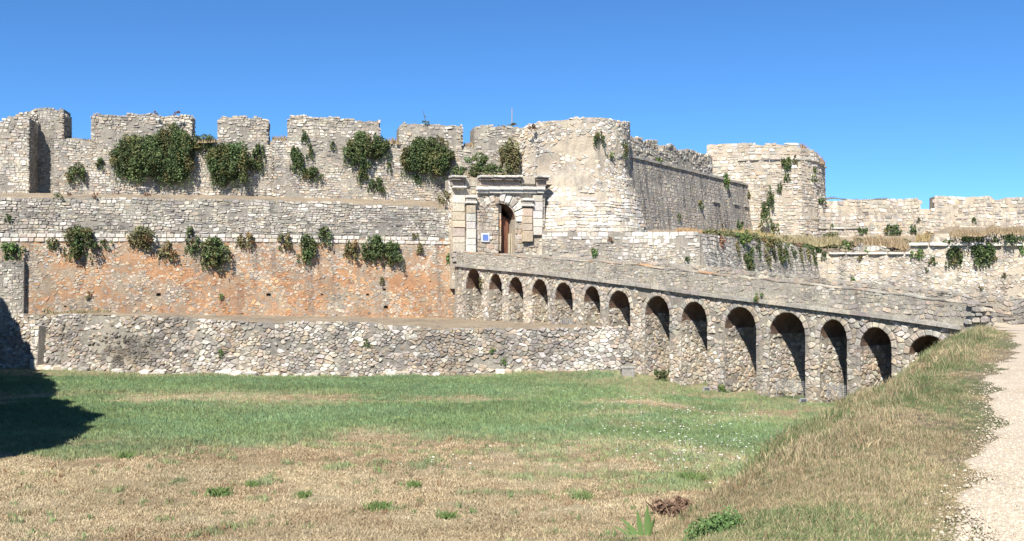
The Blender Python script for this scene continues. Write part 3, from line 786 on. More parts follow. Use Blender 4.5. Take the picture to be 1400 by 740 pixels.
gbox(676.5, 681.0, 270, 279, -.1, .3, "keystone", TAN, M_STONE)
def g_clip(q, c):
    px_bad = [(gu(618), gu(635), gz(630, 345), 99), (gu(636), gu(649), gz(640, 352), 99), (gu(712.5), gu(727), gz(715, 331), 99), (gu(728), gu(741), gz(735, 322), 99)]
    for a, b_, lo, hi in px_bad:
        if a < c[0] < b_ and lo < c[1] < hi: return None
    if oL - 0.02 < c[0] < oR + 0.02 and c[1] < zc: return None
    if math.hypot(c[0] - oL - .1, c[1] - zs) < ow + 0.7 and c[1] > zs - 0.1 and c[0] > oL: return None
    if abs(c[0] - gu(663)) < 0.28 and abs(c[1] - gz(663, 325)) < 0.3: return None
    q = q.copy()
    if c[0] < oL and c[1] < zc: q[:, 0] = np.minimum(q[:, 0], oL)
    if c[0] > oR and c[1] < zs: q[:, 0] = np.maximum(q[:, 0], oR)
    return q
stones(G, gt, M_STONE, rng, gu(617), gu(745), 0.2, gz(680, 265), 0.24, 1.35, 0.9,
       lambda px, py, r: [(CREAM, 3), (PEACH, 2.2), (WHITE, 1.6 + (px > 700)), (TAN, 1.2), (GREY, .4)], 0.07, 0.035, n_single=160, clip=g_clip)
stones(G, gt, M_STONE, rng, gu(617), gu(745), gz(680, 266), gtop, 0.26, 1.3, 0.6, lambda px, py, r: [(CREAM, 2), (WHITE, 2), (GREY, 1)], 0.05, 0.03, stuff="upper_small_stones")
for k in range(6): gbox(681.2, 687 - .3 * (k % 2), 280 + k * 10.6, 290.2 + k * 10.6, -.8, -.22, 'inner_jamb_block', pick(rng, [(PEACH, 3), (TAN, 2), (ORANGE, 1)]))
p = G.P(oL, 0, 0); q = G.P(oL, 0, -2.2)
jb = Wall([(p[0], p[1]), (q[0], q[1])][::-1]); jb.n = -jb.n if (jb.n[0] @ np.array([1, 0])) < 0 else jb.n
stones(jb, gt, M_STONE_CLEAN, rng, 0, jb.L, 1.0, zc - 0.15, 0.42, 1.4, 0.2, lambda a, b, r: [(PEACH, 3), (TAN, 1)], 0.03, 0.02, stuff="jamb_stones", split=0, rings=2)
p = G.P(0, 0, 0); q = G.P(0, 0, -1.5)
stones(Wall([(q[0], q[1]), (p[0], p[1])]), gt, M_STONE, rng, 0, 1.5, 2.5, gtop - .2, .24, 1.3, .9, lambda a, b, r: [(CREAM, 2), (WHITE, 2), (PEACH, 1)], .08, .03, stuff='flank_stones', rubble=True)
# door post seen at the right of the passage
B = Batch(); uu = gu(698.5)
for (a, b_) in ((0, .13), (.2, .28)):
    A = [G.P(uu + x, z, d) for z in (1.0, gz(698, 319)) for x, d in ((a, -.5), (b_, -.5), (b_, -.62), (a, -.62))]
    B.add(np.array(A), [(0, 1, 5, 4), (1, 2, 6, 5), (2, 3, 7, 6), (3, 0, 4, 7), (4, 5, 6, 7)], (.5, .44, .33))
B.build("door_post", M_STONE_CLEAN, gt)
md, ntd, bd = new_mat('passage_lit_brown'); bd.inputs['Base Color'].default_value = (.24, .11, .07, 1)  # brown panels added so that the passage looks lit brown
for k in range(3):
    a_ = oL + .35 + k * .27; A = [G.P(a_ + x, z, d) for z in (1.0, zs + .35 - .12 * k) for x, d in ((0.01, -.75 - .1 * k), (.26, -.85 - .1 * k), (.26, -.9 - .1 * k), (0.01, -.8 - .1 * k))]
    B = Batch(); B.add(np.array(A), [(0, 1, 5, 4), (1, 2, 6, 5), (2, 3, 7, 6), (3, 0, 4, 7), (4, 5, 6, 7)]); B.build('added_brown_panel', md, gt)
# flank of the gatehouse facing right is hidden by the tower; base ledge at the left
for k, (a, b_, y0, y1) in enumerate([(617, 627, 346, 352), (627.5, 640, 347, 353), (618, 633, 352.5, 358), (633.5, 646, 353.5, 358.5)]):
    gbox(a, b_, y0, y1, -.1, .4, "base_block", pick(rng, [(WHITE, 2), (CREAM, 2), (GREY, 1)]), M_STONE)
# sign beside the gate
mb, ntb, bb = new_mat("sign_blue"); bb.inputs["Base Color"].default_value = (0.12, 0.19, 0.45, 1); bb.inputs["Roughness"].default_value = .5
mw, ntw, bw_ = new_mat("sign_white"); bw_.inputs["Base Color"].default_value = (0.55, 0.57, 0.6, 1)
sg = empty("information_sign", tuple(G.P(gu(663), gz(663, 325), .1)), "small square blue sign with white border left of the gate opening", "sign")
gbox(657.5, 668.5, 319, 331, .02, .13, "board", (1, 1, 1), mw, .01, parent=sg)
gbox(659.2, 666.6, 321, 329, .10, .15, "blue_panel", (1, 1, 1), mb, .005, parent=sg)

# earth slope above the gatehouse up to the wall
cu = []
for d, zz in ((-0.6, 0.0), (-2.6, 0.25), (-5.0, 1.1)):
    pts = G.P(np.linspace(0.05 + .37 * abs(d + .6), G.L + 1.0, 16), gtop, d); pts[:, 2] = gtop + zz + (-.05 if d == -.6 else 0); cu.append(pts)
for c_ in cu: c_[0, 2] -= 1.6; c_[1, 2] -= .1
ribbon("gatehouse_earth", cu, M_DIRT, "earth heaped on the roof of the gatehouse", 6, 0.25)

# ------------------------------------------------------------------ round tower
TC = (xat(789, 76.7), 76.7); RT = 4.02
zbr = zat(228, 73.3); zlo = zat(314, 72.5)
def trad(v):
    v = np.asarray(v, float); t = np.clip((zbr - v) / (zbr - zlo), 0, 2.2)
    return RT + 1.35 * t ** 1.15 + 0 * v
T = Round(TC, RT, trad)
tt = interp([(-math.pi * RT, zat(167, 73)), (T.hit(722)[0], zat(172, 76)), (T.hit(745)[0], zat(167, 74)), (T.hit(775)[0], zat(165, 73.4)), (T.hit(782)[0], zat(162, 73.3)), (T.hit(828)[0], zat(162.5, 73.6)), (T.hit(836)[0], zat(165.5, 73.7)), (T.hit(858)[0], zat(168, 76)), (math.pi * RT, zat(170, 77))])
def ttf(u): return tt(u) + (fbm(np.asarray(u) * 1.3, 1.7) - 0.5) * 0.22
tw = empty("round_tower", (TC[0], TC[1], 2.5), "pale battered round tower with flaring base right of the gate", "tower")
def round_body(R, name, mat, parent, a0, a1, zs_, topf, seg=72):
    us = np.linspace(a0 * R.r0, a1 * R.r0, seg); V = []; n = seg
    for z in zs_: V.append(R.P(us, np.full(n, z), np.random.RandomState(int(z * 10) + 99).uniform(-.03, .03, n)))
    V.append(R.P(us, topf(us) - 0.05, 0)); V.append(R.P(us, topf(us) - 0.08, -1.4)); V.append(R.P(us, topf(us) - 1.2, -1.6))
    V = np.array(V); r = len(V)
    Fc = [(k * n + i, k * n + i + 1, (k + 1) * n + i + 1, (k + 1) * n + i) for k in range(r - 1) for i in range(n - 1)]
    V = np.concatenate([V.reshape(-1, 3), [[R.c[0], R.c[1], float(topf(0)) - 1.2]]]); c = len(V) - 1
    Fc += [((r - 1) * n + i, (r - 1) * n + i + 1, c) for i in range(n - 1)]
    B = Batch(); B.add(V, Fc); return B.build(name, mat, parent)
round_body(T, "masonry_core", M_MORTAR_PALE, tw, -math.pi, math.pi, np.linspace(-4, 11.0, 22), ttf, 90)
plast = [(T.uv(790, 200), 2.2, .75), (T.uv(775, 245), 1.9, .7), (T.uv(740, 235), .7, 1.1)]
def t_clip(q, c):
    for (pu, pv), a, b_ in plast:
        k = ((c[0] - pu) / a) ** 2 + ((c[1] - pv) / b_) ** 2
        if k < 0.8 + 0.7 * (float(fbm(c[0] * 1.7, c[1] * 1.7)) - .3): return None
    return q
def t_pal(px, py, r):
    n = float(fbm(px * 0.03 + 70, py * 0.03)); low = sstep(255, 275, py)
    dk = math.exp(-((py - 200) / 12) ** 2) * .8
    return [(WHITE, 2.4 + 1.5 * low), (CREAM, 3), (PEACH, 1.0 * (1 - low) * (n > .45) + .2), (GREY, 0.8 + 1.5 * (py < 190) + dk), (TAN, .5 + dk * 2), (DGREY, .25 + dk)]
zm = zat(262, 72.6)
stones(T, tw, M_STONE_CLEAN, rng, -1.5 * RT, 1.5 * RT, zm, ttf, 0.185, 1.45, 1.0, t_pal, 0.06, 0.03, clip=t_clip, n_single=60, rubble=True)
stones(T, tw, M_STONE_CLEAN, rng, -1.5 * RT, 1.5 * RT, 2.6, zm, 0.25, 1.7, 0.35, t_pal, 0.075, 0.04, n_single=230, split=.05, stuff="base_small_stones", keep=.95)
# ragged masonry joining the last merlon to the tower
JN = Wall([(xat(697, 75.6), 75.6), (xat(722, 74.6), 74.6), (xat(738, 74.0), 74.0)], 0.1, 9)
wj = empty("tower_shoulder", (0.8, 75, 7), "ragged shoulder of broken masonry between the last merlon and the round tower", "wall")
jt = interp([(0, zat(205, 75.6)), (JN.hit(706)[0], zat(190, 75.2)), (JN.hit(718)[0], zat(172, 75)), (JN.L, zat(170, 74))])
wall_body(JN, "masonry_core", M_MORTAR_PALE, wj, 0, JN.L, 6.5, lambda u: jt(u) - .1, 2.2, rough=.15)
stones(JN, wj, M_STONE, rng, 0, JN.L, 6.8, jt, 0.2, 1.3, 1.2, lambda px, py, r: [(WHITE, 2), (CREAM, 2.5), (PEACH, .8), (GREY, 1), (DGREY, .4)], 0.1, 0.035, n_single=0, rubble=True)

# ------------------------------------------------------------------ receding curtain wall right of the tower
DC = Wall([(xat(858, 76.5), 76.5), (xat(1058, 107), 107)], 0.13, 9.6)
dw = empty("receding_wall", (17, 90, 3), "dark streaked battered wall running back from the round tower", "wall")
dct = lambda u: 9.62 + 0 * np.asarray(u)
wall_body(DC, "masonry_core", M_MORTAR_STREAK, dw, 0, DC.L, 1.0, lambda u: dct(u) - .05, 2.5, rough=.03, du=.6)
stones(DC, dw, M_STONE_STREAK, rng, 0, DC.L, 2.2, dct, 0.24, 1.5, 0.5, lambda px, py, r: [(GREY, 3), (TAN, 1.6), (CREAM, 2)], 0.018, 0.015, rings=2)
B = Batch(); u = 0
while u < DC.L - .2:                            # coping
    w = rng.uniform(.8, 1.4); A = [DC.P(min(u + x, DC.L), z, d) for z in (9.6, 9.8) for x, d in ((0.01, .14), (w - .01, .14), (w - .01, -.6), (0.01, -.6))]
    B2 = Batch(); B2.add(np.array(A) + rng.uniform(-.012, .012, (8, 3)), [(0, 1, 5, 4), (1, 2, 6, 5), (2, 3, 7, 6), (3, 0, 4, 7), (4, 5, 6, 7), (3, 2, 1, 0)], pick(rng, [(GREY, 2), (CREAM, 1)]))
    B2.build("coping_stone", M_STONE, dw, origin=tuple(DC.P(u, 9.6, 0))); u += w
for (px, py, w) in ((966, 276.5, 17), (994, 279.5, 14), (1008, 282.5, 14)):   # narrow slots
    u, D = DC.hit(px + 8); z = zat(py, D); B = Batch()
    A = [DC.P(u + x, z + k, d) for k in (-.07, .12) for x, d in ((-w * .05, .16), (w * .05, .16), (w * .05, -.02), (-w * .05, -.02))]
    B.add(np.array(A), [(0, 1, 5, 4), (1, 2, 6, 5), (2, 3, 7, 6), (3, 0, 4, 7), (4, 5, 6, 7), (3, 2, 1, 0)], (.5, .48, .43)); B.build("ledge_stone", M_STONE, dw)
# broken parapet above it
BP = Wall([(xat(860, 78.2), 78.2), (xat(974, 93), 93)])
bp = empty("broken_parapet", (14, 84, 9.8), "ruined rubble parapet in broken lumps on top of the dark receding wall", "wall")
wall_body(BP, "masonry_core", M_MORTAR, bp, 0, BP.L, 8.8, lambda u: 10.2 + (fbm(np.asarray(u) * 1.0, 5.5) - .5) * .4, 1.4)
bt_prof = interp([(BP.hit(p)[0], zat(y, BP.hit(p)[1])) for p, y in [(860, 187), (878, 188), (880, 193), (886, 191), (898, 193), (900, 205), (906, 206), (908, 197), (923, 198), (925, 206), (938, 204), (962, 209), (974, 214)]])
wall_body(BP, "parapet_block", M_MORTAR, bp, 0, BP.L, 9.6, lambda u: bt_prof(u) - .1, 1.2, rough=.12)
stones(BP, bp, M_STONE, rng, 0, BP.L, 9.6, bt_prof, 0.26, 1.4, 1.0, lambda px, py, r: [(CREAM, 2.5), (WHITE, 1.4), (GREY, 1.6), (DGREY, .6), (TAN, .6)], 0.08, 0.03, n_single=0)

# ------------------------------------------------------------------ far bastion
fb_pts = [(xat(966, 101), 101), (xat(1052, 99), 99), (xat(1095, 99.2), 99.2), (xat(1117, 101), 101), (xat(1128, 105), 105), (xat(1126, 112), 112)]
FB = Wall(fb_pts, 0.02, 10)
fb = empty("far_bastion", (26, 100, 3), "tall pale bastion with a rounded right corner behind the receding wall", "tower")
fbt = interp([(FB.hit(p)[0], zat(y, FB.hit(p)[1])) for p, y in [(966, 198), (975, 196), (1035, 195), (1044, 198), (1056, 195), (1080, 196), (1096, 200)]] + [(FB.cu[3], zat(208, 101)), (FB.cu[4], zat(222, 105)), (FB.L, zat(225, 105))])
fbtf = lambda u: fbt(u) + (fbm(np.asarray(u) * .8, 3.1) - .5) * .35
wall_body(FB, "masonry_core", M_MORTAR_PALE, fb, 0, FB.L, 0, lambda u: fbtf(u) - .08, 6, du=.5)
sl = FB.P(0, 0, 0); FBL = Wall([(sl[0] + .5, sl[1] + 8), (sl[0], sl[1])])
def fb_clip(q, c): return None if abs(c[0] - FB.hit(1053)[0]) < 0.12 else q
stones(FB, fb, M_STONE_CLEAN, rng, 0, FB.L, 2.5, fbtf, 0.28, 1.8, 0.45, lambda px, py, r: [(CREAM, 4), (WHITE, 1.5), (PEACH, .9), (TAN, 1.3), (GREY, 1)], 0.07, 0.045, clip=fb_clip, rings=2)
u = FB.hit(1008)[0]
while u < FB.cu[4] - .4:                        # projecting cordon
    z = float(np.interp(u, [FB.hit(1008)[0], FB.cu[3], FB.cu[4]], [zat(219, 100), zat(220, 101), zat(229, 105)])); w = rng.uniform(.9, 1.5)
    V, Fc = stone_geo(FB, [(u, z - .12), (u + w, z - .12), (u + w, z + .1), (u, z + .1)], rng, .2, .02, .1, 3)
    B = Batch(); B.add(V, Fc, pick(rng, [(WHITE, 1), (CREAM, 2), (GREY, 1)])); B.build("cordon_stone", M_STONE, fb, origin=tuple(FB.P(u, z, 0))); u += w

# ------------------------------------------------------------------ right-hand curtain with merlons
RC = Wall([(xat(1046, 99.6), 99.6), (xat(1128, 101.5), 101.5), (xat(1500, 97.5), 97.5)], 0.04, 6)
rc = empty("battlement_wall", (40, 100, 3), "pale curtain wall with a gap between broad merlons at the right", "wall")
rct = interp([(RC.hit(p)[0], zat(y, RC.hit(p)[1])) for p, y in [(1046, 272), (1120, 273), (1200, 273), (1257, 272), (1259, 272), (1259.6, 286), (1277.4, 286), (1278, 268), (1355, 267), (1358, 272), (1369, 272), (1371, 268), (1500, 266)]])
rctf = lambda u: rct(u) + (fbm(np.asarray(u) * .9, 6.1) - .5) * .3
wall_body(RC, "masonry_core", M_MORTAR_PALE, rc, 0, RC.hit(1259)[0], 0, lambda u: rctf(u) - .08, 2, du=.4)
wall_body(RC, "masonry_core", M_MORTAR_PALE, rc, RC.hit(1259)[0], RC.hit(1278)[0], 0, lambda u: zat(286, 100), 2, du=.4)
wall_body(RC, "masonry_core", M_MORTAR_PALE, rc, RC.hit(1278)[0], RC.L, 0, lambda u: rctf(u) - .08, 2, du=.4)
stones(RC, rc, M_STONE, rng, RC.hit(1052)[0], RC.L, 1.5, rctf, 0.29, 1.6, 0.7, lambda px, py, r: [(CREAM, 3), (WHITE, 2), (PEACH, .6), (TAN, .9), (GREY, 1.6), (DGREY, .5)], 0.07, 0.045, rings=2)
u = 0.5
while u < RC.hit(1162)[0]:
    w = rng.uniform(1, 1.7); z = zat(312, 101)
    V, Fc = stone_geo(RC, [(u, z - .08), (u + w, z - .08), (u + w, z + .1), (u, z + .1)], rng, .2, .02, .1, 3)
    B = Batch(); B.add(V, Fc, pick(rng, [(WHITE, 2), (CREAM, 2)])); B.build("cordon_stone", M_STONE_CLEAN, rc, origin=tuple(RC.P(u, z, 0))); u += w

# ------------------------------------------------------------------ outer works right of the gate
OW = Wall([(xat(741, 71.2), 71.2), (xat(957, 69.5), 69.5)], 0.06, 3.5)
ow_t = empty("ashlar_wall", (7, 70, -1), "outer wall of white dressed blocks below the round tower", "wall")
owt = interp([(0, zat(315.5, 71.2)), (OW.L, zat(318, 69.5))])
wall_body(OW, "masonry_core", M_MORTAR, ow_t, 0, OW.L, -5.8, lambda u: owt(u) - .02, 2.2, rough=.04)
split_z = lambda u: owt(u) - np.interp(u, [0, 8, OW.L], [0.62, .92, 1.05])
stones(OW, ow_t, M_STONE_CLEAN, rng, 0, OW.L, split_z, owt, 0.25, 1.75, 0.12, lambda px, py, r: [(WHITE, 5), (CREAM, 1.2), (GREY, 1)], 0.06, 0.03, n_single=150, split=.03, cham=.14, name="ashlar_block")
stones(OW, ow_t, M_STONE, rng, 0, OW.L, -1.0, split_z, 0.19, 1.4, 1.1, lambda px, py, r: [(GREY, 2.4), (CREAM, 1.6), (WHITE, 1), (TAN, 1), (DGREY, .6)], 0.05, 0.03, rings=2)
OS = Wall([(xat(957, 69.5), 69.5), (xat(1000, 73), 73), (xat(1122, 86), 86)], 0.22, 3.2)
os_t = empty("overgrown_wall", (20, 77, -1), "dark streaked sloping wall face overgrown with plants behind the bridge", "wall")
ost = interp([(0, zat(318.5, 69.5)), (OS.hit(1000)[0], zat(324, 73)), (OS.hit(1060)[0], zat(331, 79)), (OS.L, zat(344, 86))])
wall_body(OS, "masonry_core", M_MORTAR_STREAK, os_t, 0, OS.L, -5.8, lambda u: ost(u) - .05, 2.5, rough=.1)
stones(OS, os_t, M_STONE_STREAK, rng, 0, OS.L, -2.2, ost, 0.22, 1.3, 0.8, lambda px, py, r: [(WHITE, 3 * (px < 1000) + .4), (GREY, 3), (DGREY, 1.5 * (px > 990)), (CREAM, 1)], 0.05, 0.03, rings=2)
RW = Wall([(xat(1117, 84.5), 84.5), (xat(1250, 83), 83), (xat(1520, 80), 80)], 0.04, 2)
rw = empty("outer_wall", (33, 83, -1), "long pale rubble outer wall with white ledges behind the right end of the bridge", "wall")
rwt = interp([(RW.hit(p)[0], zat(y, RW.hit(p)[1])) for p, y in [(1117, 346), (1244, 347), (1246, 334), (1279, 333.5), (1280, 319), (1520, 317)]])
wall_body(RW, "masonry_core", M_MORTAR_PALE, rw, 0, RW.hit(1245)[0], -5.8, lambda u: rwt(u) - .05, 1.5, rough=.04)
wall_body(RW, "masonry_core", M_MORTAR_PALE, rw, RW.hit(1245)[0], RW.hit(1280)[0], -5.8, lambda u: rwt(u) - .05, 1.5, rough=.04)
wall_body(RW, "masonry_core", M_MORTAR_PALE, rw, RW.hit(1280)[0], RW.L, -5.8, lambda u: rwt(u) - .05, 1.5, rough=.04)
stones(RW, rw, M_STONE, rng, 0, RW.L, -2, rwt, 0.185, 1.6, 0.8, lambda px, py, r: [(WHITE, 3 - 2 * (px > 1350)), (CREAM, 3), (GREY, 1.4), (TAN, .5 + .8 * (px > 1340)), (DGREY, .4)], 0.06, 0.035, rings=2, rubble=True)
def ledge(S, parent, pa, pb, py, h=.16, d=.28, mat=M_STONE_CLEAN):
    u = S.hit(pa)[0]; ue = S.hit(pb)[0]
    while u < ue - .2:
        w = min(rng.uniform(1.0, 1.8), ue - u); D = float(S.P(u, 0, 0)[1]); z = zat(py, D)
        V, Fc = stone_geo(S, [(u, z - h), (u + w, z - h), (u + w, z + .04), (u, z + .04)], rng, d, .02, .08, 3)
        B = Batch(); B.add(V, Fc, pick(rng, [(WHITE, 4), (CREAM, 1)])); B.build("ledge_stone", mat, parent, origin=tuple(S.P(u, z, 0))); u += w
ledge(RW, rw, 1132, 1248, 345.5); ledge(RW, rw, 1242, 1400, 332.5, .25, .32); ledge(RW, rw, 1400, 1500, 332.5, .25, .32)
# terraces behind the outer works
def terr(name, a, b_, label): ribbon(name, [np.array(a, float), np.array(b_, float)], M_DIRT, label, 14, 0.3)
pxs_ = np.linspace(885, 1125, 26); A_ = []; B_ = []
for p in pxs_:
    if p < 957: D, z = OW.hit(p)[1], float(owt(OW.hit(p)[0]))
    else: D, z = OS.hit(p)[1], float(ost(OS.hit(p)[0]))
    A_.append((xat(p, D + .3), D + .3, z - .08)); D2 = DC.hit(min(p, 1056))[1] + 1.5; B_.append((xat(p, D2), D2, max(zat(np.interp(p, [885, 960, 1050, 1125], [313, 315, 321, 327]), D2), z)))
terr("inner_terrace_earth", A_, B_, "dry overgrown terrace at the foot of the dark receding wall")
A_ = []; B_ = []
for p in np.linspace(1112, 1490, 40):
    u_, D = RW.hit(p); z = min(float(rwt(u_)), zat(334, D)) if p < 1280 else float(rwt(u_))
    A_.append((xat(p, D + .5), D + .5, z - .08)); D2 = RC.hit(max(p, 1112))[1] + .3; B_.append((xat(p, D2), D2, zat(np.interp(p, [1112, 1180, 1260, 1300, 1500], [326, 323, 322, 311, 308]), D2)))
terr("outer_terrace_earth", A_, B_, "dry grassy terrace between the outer wall and the battlement wall")
# rubble lump on the terrace
RL = Wall([(xat(1166, 86.5), 86.5), (xat(1217, 86.2), 86.2)])
rl = empty("rubble_pile", (30, 86, 2.5), "low heap of grey rubble on the ledge of the outer wall", "rubble")
rlt = interp([(0, zat(342, 86.4)), (.5, zat(334, 86.4)), (2.6, zat(335, 86.4)), (RL.L, zat(344, 86.4))])
wall_body(RL, "masonry_core", M_MORTAR_GREY, rl, 0, RL.L, 1.8, lambda u: rlt(u) - .1, .8)
stones(RL, rl, M_STONE_LICHEN, rng, 0, RL.L, 2, rlt, 0.26, 1.3, 1.2, lambda a, b, r: [(GREY, 2), (WHITE, 1.5), (DGREY, 1)], .12, .03)

# ------------------------------------------------------------------ bridge
A0 = np.array([xat(640, 68), 68.0]); B0 = np.array([xat(1330, 40), 40.0]); vdir = (B0 - A0) / np.linalg.norm(B0 - A0)
BR = Wall([tuple(A0), tuple(B0)])
intd = -BR.n[0]; BW = 3.7
ptop = interp([(-3, 2.2), (0, 1.98), (8, 1.46), (16.3, .92), (20.9, .45), (31.8, -.52), (36, -.95)])
ph = interp([(0, .86), (8, .86), (16, 1.02), (32, .95), (36, .95)])
zdk = lambda u: ptop(u) - ph(u)
br = empty("stone_bridge", (float(BR.P(18, 0, 0)[0]), float(BR.P(18, 0, 0)[1]), MEADOW), "long stone bridge of fourteen narrow arches crossing the moat to the gate", "bridge")
arches = [(637, 658.4, 367.4, 1.5), (668.8, 686.7, 374.4, 1.45), (695.3, 715.3, 379, 1.35), (727, 749, 382, 1.3), (758.5, 783, 386.4, 1.25), (798.5, 820.5, 391.6, 1.3),
          (832, 861.6, 397.7, 1.15), (882, 915.5, 404.8, 1.15), (931.7, 967, 412.6, 1.2), (991, 1034, 420, 1.1), (1052, 1101, 427.3, 1.05), (1121, 1158, 437, 1.25),
          (1176, 1219, 447.5, 1.15), (1243, 1298, 459, .92)]
AR = []
for (a, b_, yc, k) in arches:
    ua, ub = BR.hit(a)[0], BR.hit(b_)[0]; r = (ub - ua) / 2; uc = (ua + ub) / 2
    zc_ = zat(yc, BR.hit((a + b_) / 2)[1]); rh = r * k
    AR.append((uc, r, zc_ - rh, rh))
print("arch half widths", [round(a[1], 2) for a in AR], [round(a[2], 2) for a in AR])
lowb = [(-1.6, MEADOW - .8)]
for uc, r, zs_, rh in AR:
    lowb += [(uc - r, MEADOW - .8), (uc - r, zs_)]
    for k in range(1, 16):
        a = math.pi * (1 - k / 16); lowb.append((uc + r * math.cos(a), zs_ + rh * math.sin(a)))
    lowb += [(uc + r, zs_), (uc + r, MEADOW - .8)]
lowb += [(36.1, MEADOW - .8)]
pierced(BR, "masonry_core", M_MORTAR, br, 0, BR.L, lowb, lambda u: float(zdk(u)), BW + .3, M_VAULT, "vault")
RING = 0.27
def br_clip(q, c):
    for uc, r, zs_, rh in AR:
        if abs(c[0] - uc) > r + 1.6: continue
        q = q.copy()
        if c[1] < zs_:
            if abs(c[0] - uc) < r: return None
            m = (np.abs(q[:, 0] - uc) < r); q[m, 0] = uc + math.copysign(r, c[0] - uc)
        else:
            k = math.hypot((c[0] - uc) / (r + RING), (c[1] - zs_) / (rh + RING))
            if k < 1: return None
            for i in range(len(q)):
                kk = math.hypot((q[i, 0] - uc) / (r + RING), (q[i, 1] - zs_) / (rh + RING))
                if kk < 1 and kk > 1e-3 and q[i, 1] > zs_: q[i] = (uc + (q[i, 0] - uc) / kk, zs_ + (q[i, 1] - zs_) / kk)
                elif q[i, 1] <= zs_ and abs(q[i, 0] - uc) < r: q[i, 0] = uc + math.copysign(r, c[0] - uc)
    return q
def br_pal(px, py, r):
    n = float(fbm(px * 0.025 + 5, py * 0.04))
    return [(CREAM, 4), (PEACH, 1.4 * (n > .45) + .4), (WHITE, 2), (GREY, 1.0 + 1.2 * (px > 1150)), (TAN, 1.2), (DGREY, .25)]
stones(BR, br, M_STONE, rng, -1.4, 36.0, MEADOW - .4, lambda u: zdk(u) - .2, 0.175, 1.45, 1.0, br_pal, 0.05, 0.025, n_single=260, clip=br_clip, rubble=True)
for j, (uc, r, zs_, rh) in enumerate(AR):
    n = int(round(math.pi * (r + rh) / 2 / 0.30)); n = max(9, n)
    for k in range(n):
        t0 = math.pi * (1 - k / n); t1 = math.pi * (1 - (k + 1) / n)
        pt = lambda t, e: (uc + (r + e) * math.cos(t), zs_ + (rh + e) * math.sin(t))
        V, Fc = stone_geo(BR, [pt(t0, 0.0), pt(t1, 0.0), pt(t1, RING), pt(t0, RING)], rng, 0.045, 0.014, 0.12, 3)
        B = Batch(); B.add(V, Fc, pick(rng, [(CREAM, 3), (GREY, 2), (TAN, 1)])); B.build("voussoir", M_STONE, br, origin=tuple(BR.P(*pt(t0, .1), 0)))
    # cheek of the pier that looks towards the camera side
    p = BR.P(uc - r, 0, 0); q = BR.P(uc - r, 0, -BW)
    ch_ = Wall([(p[0], p[1]), (q[0], q[1])])
    if ch_.n[0] @ vdir < 0: ch_.n = -ch_.n
    stones(ch_, br, M_STONE, rng, 0, BW * .85, MEADOW - .3 if j > 5 else -3.2, zs_ + .05, 0.165, 1.5, 1.0, br_pal, 0.05, 0.025, stuff="pier_stones", rubble=True)
    # vault stones: thin courses on the soffit, far side
# cornice slabs
u = -1.6
while u < 34.6:
    w = rng.uniform(.7, 1.3); z0 = float(zdk(u)); z1 = float(zdk(u + w)); d = .2 + rng.uniform(-.02, .02)
    A = [BR.P(u + x, (z0 if x < .3 else z1) + k, dd) for k in (-.17, .0) for x, dd in ((0.008, d), (w - .008, d), (w - .008, -.1), (0.008, -.1))]
    B = Batch(); B.add(np.array(A), [(0, 1, 5, 4), (1, 2, 6, 5), (2, 3, 7, 6), (3, 0, 4, 7), (4, 5, 6, 7), (3, 2, 1, 0)], pick(rng, [(GREY, 3), (CREAM, 1)]))
    B.build("cornice_slab", M_STONE_LICHEN, br, origin=tuple(BR.P(u, z0, 0))); u += w
# parapets
ptf = lambda u: ptop(u) + (fbm(np.asarray(u) * 1.2, 8.8) - .5) * .17
PR = Wall([tuple(A0 + intd * .06), tuple(B0 + intd * .06)])
wall_body(PR, "parapet", M_PLASTER, br, -1.5, 35.85, lambda u: float(zdk(u)) + .002, lambda u: ptf(u) - .02, .5, rough=.02)
stones(PR, br, M_STONE, rng, -1.5, 36.2, lambda u: zdk(u) + .04, lambda u: ptf(u) - .04, 0.15, 1.5, 1.0,
       lambda px, py, r: [(GREY, 2.4), (CREAM, 2.4), (DGREY, .4 + 1.2 * (px > 1180)), (TAN, .9), (WHITE, .5)], 0.022, 0.03, stuff="parapet_stones", rings=2)
u = -1.5
while u < 35.6:                                  # coping of the near parapet
    w = rng.uniform(.5, 1.0)
    A = [PR.P(u + x, float(ptf(u + x)) + k - .02, d) for k in (0, .055) for x, d in ((0.01, .03), (w - .01, .03), (w - .01, -.53), (0.01, -.53))]
    if rng.rand() > .1:
        B = Batch(); B.add(np.array(A) + rng.uniform(-.01, .01, (8, 3)), [(0, 1, 5, 4), (1, 2, 6, 5), (2, 3, 7, 6), (3, 0, 4, 7), (4, 5, 6, 7), (3, 2, 1, 0)], pick(rng, [(CREAM, 2), (TAN, 1.5), (ORANGE, .5), (GREY, 1), (PEACH, 1)]))
        B.build("coping_stone", M_STONE, br, origin=tuple(PR.P(u, float(ptf(u)), 0)))
    u += w
FP = Wall([tuple(A0 + intd * (BW - .4)), tuple(B0 + intd * (BW - .4)), tuple(B0 + intd * (BW - .2) + vdir * 3 + np.array([1.5, 1.2])), (34, 41.5)])
FPe = FP.L
fpt = lambda u: np.interp(u, [0, 35.3, 38, FPe], [2.02, -.72, -.72, -.9]) + (fbm(np.asarray(u) * 1.2, 2.8) - .5) * .12 + .25 * np.sin(np.clip(np.asarray(u), 0, 35) / 35 * 3.14)
wall_body(FP, "far_parapet", M_PLASTER, br, -1, FPe, lambda u: float(np.interp(u, [0, 35, 38], [1.0, -2.1, -2.1])), lambda u: fpt(u) - .05, .5, rough=.05)
stones(FP, br, M_STONE_LICHEN, rng, 10, FPe, lambda u: np.interp(u, [0, 35, 38], [1.0, -2.0, -2.0]), fpt, 0.17, 1.6, 1.1,
       lambda px, py, r: [(GREY, 2), (TAN, 1.6), (CREAM, 1), (DGREY, 1)], 0.05, 0.03, stuff="far_parapet_stones", rings=2)
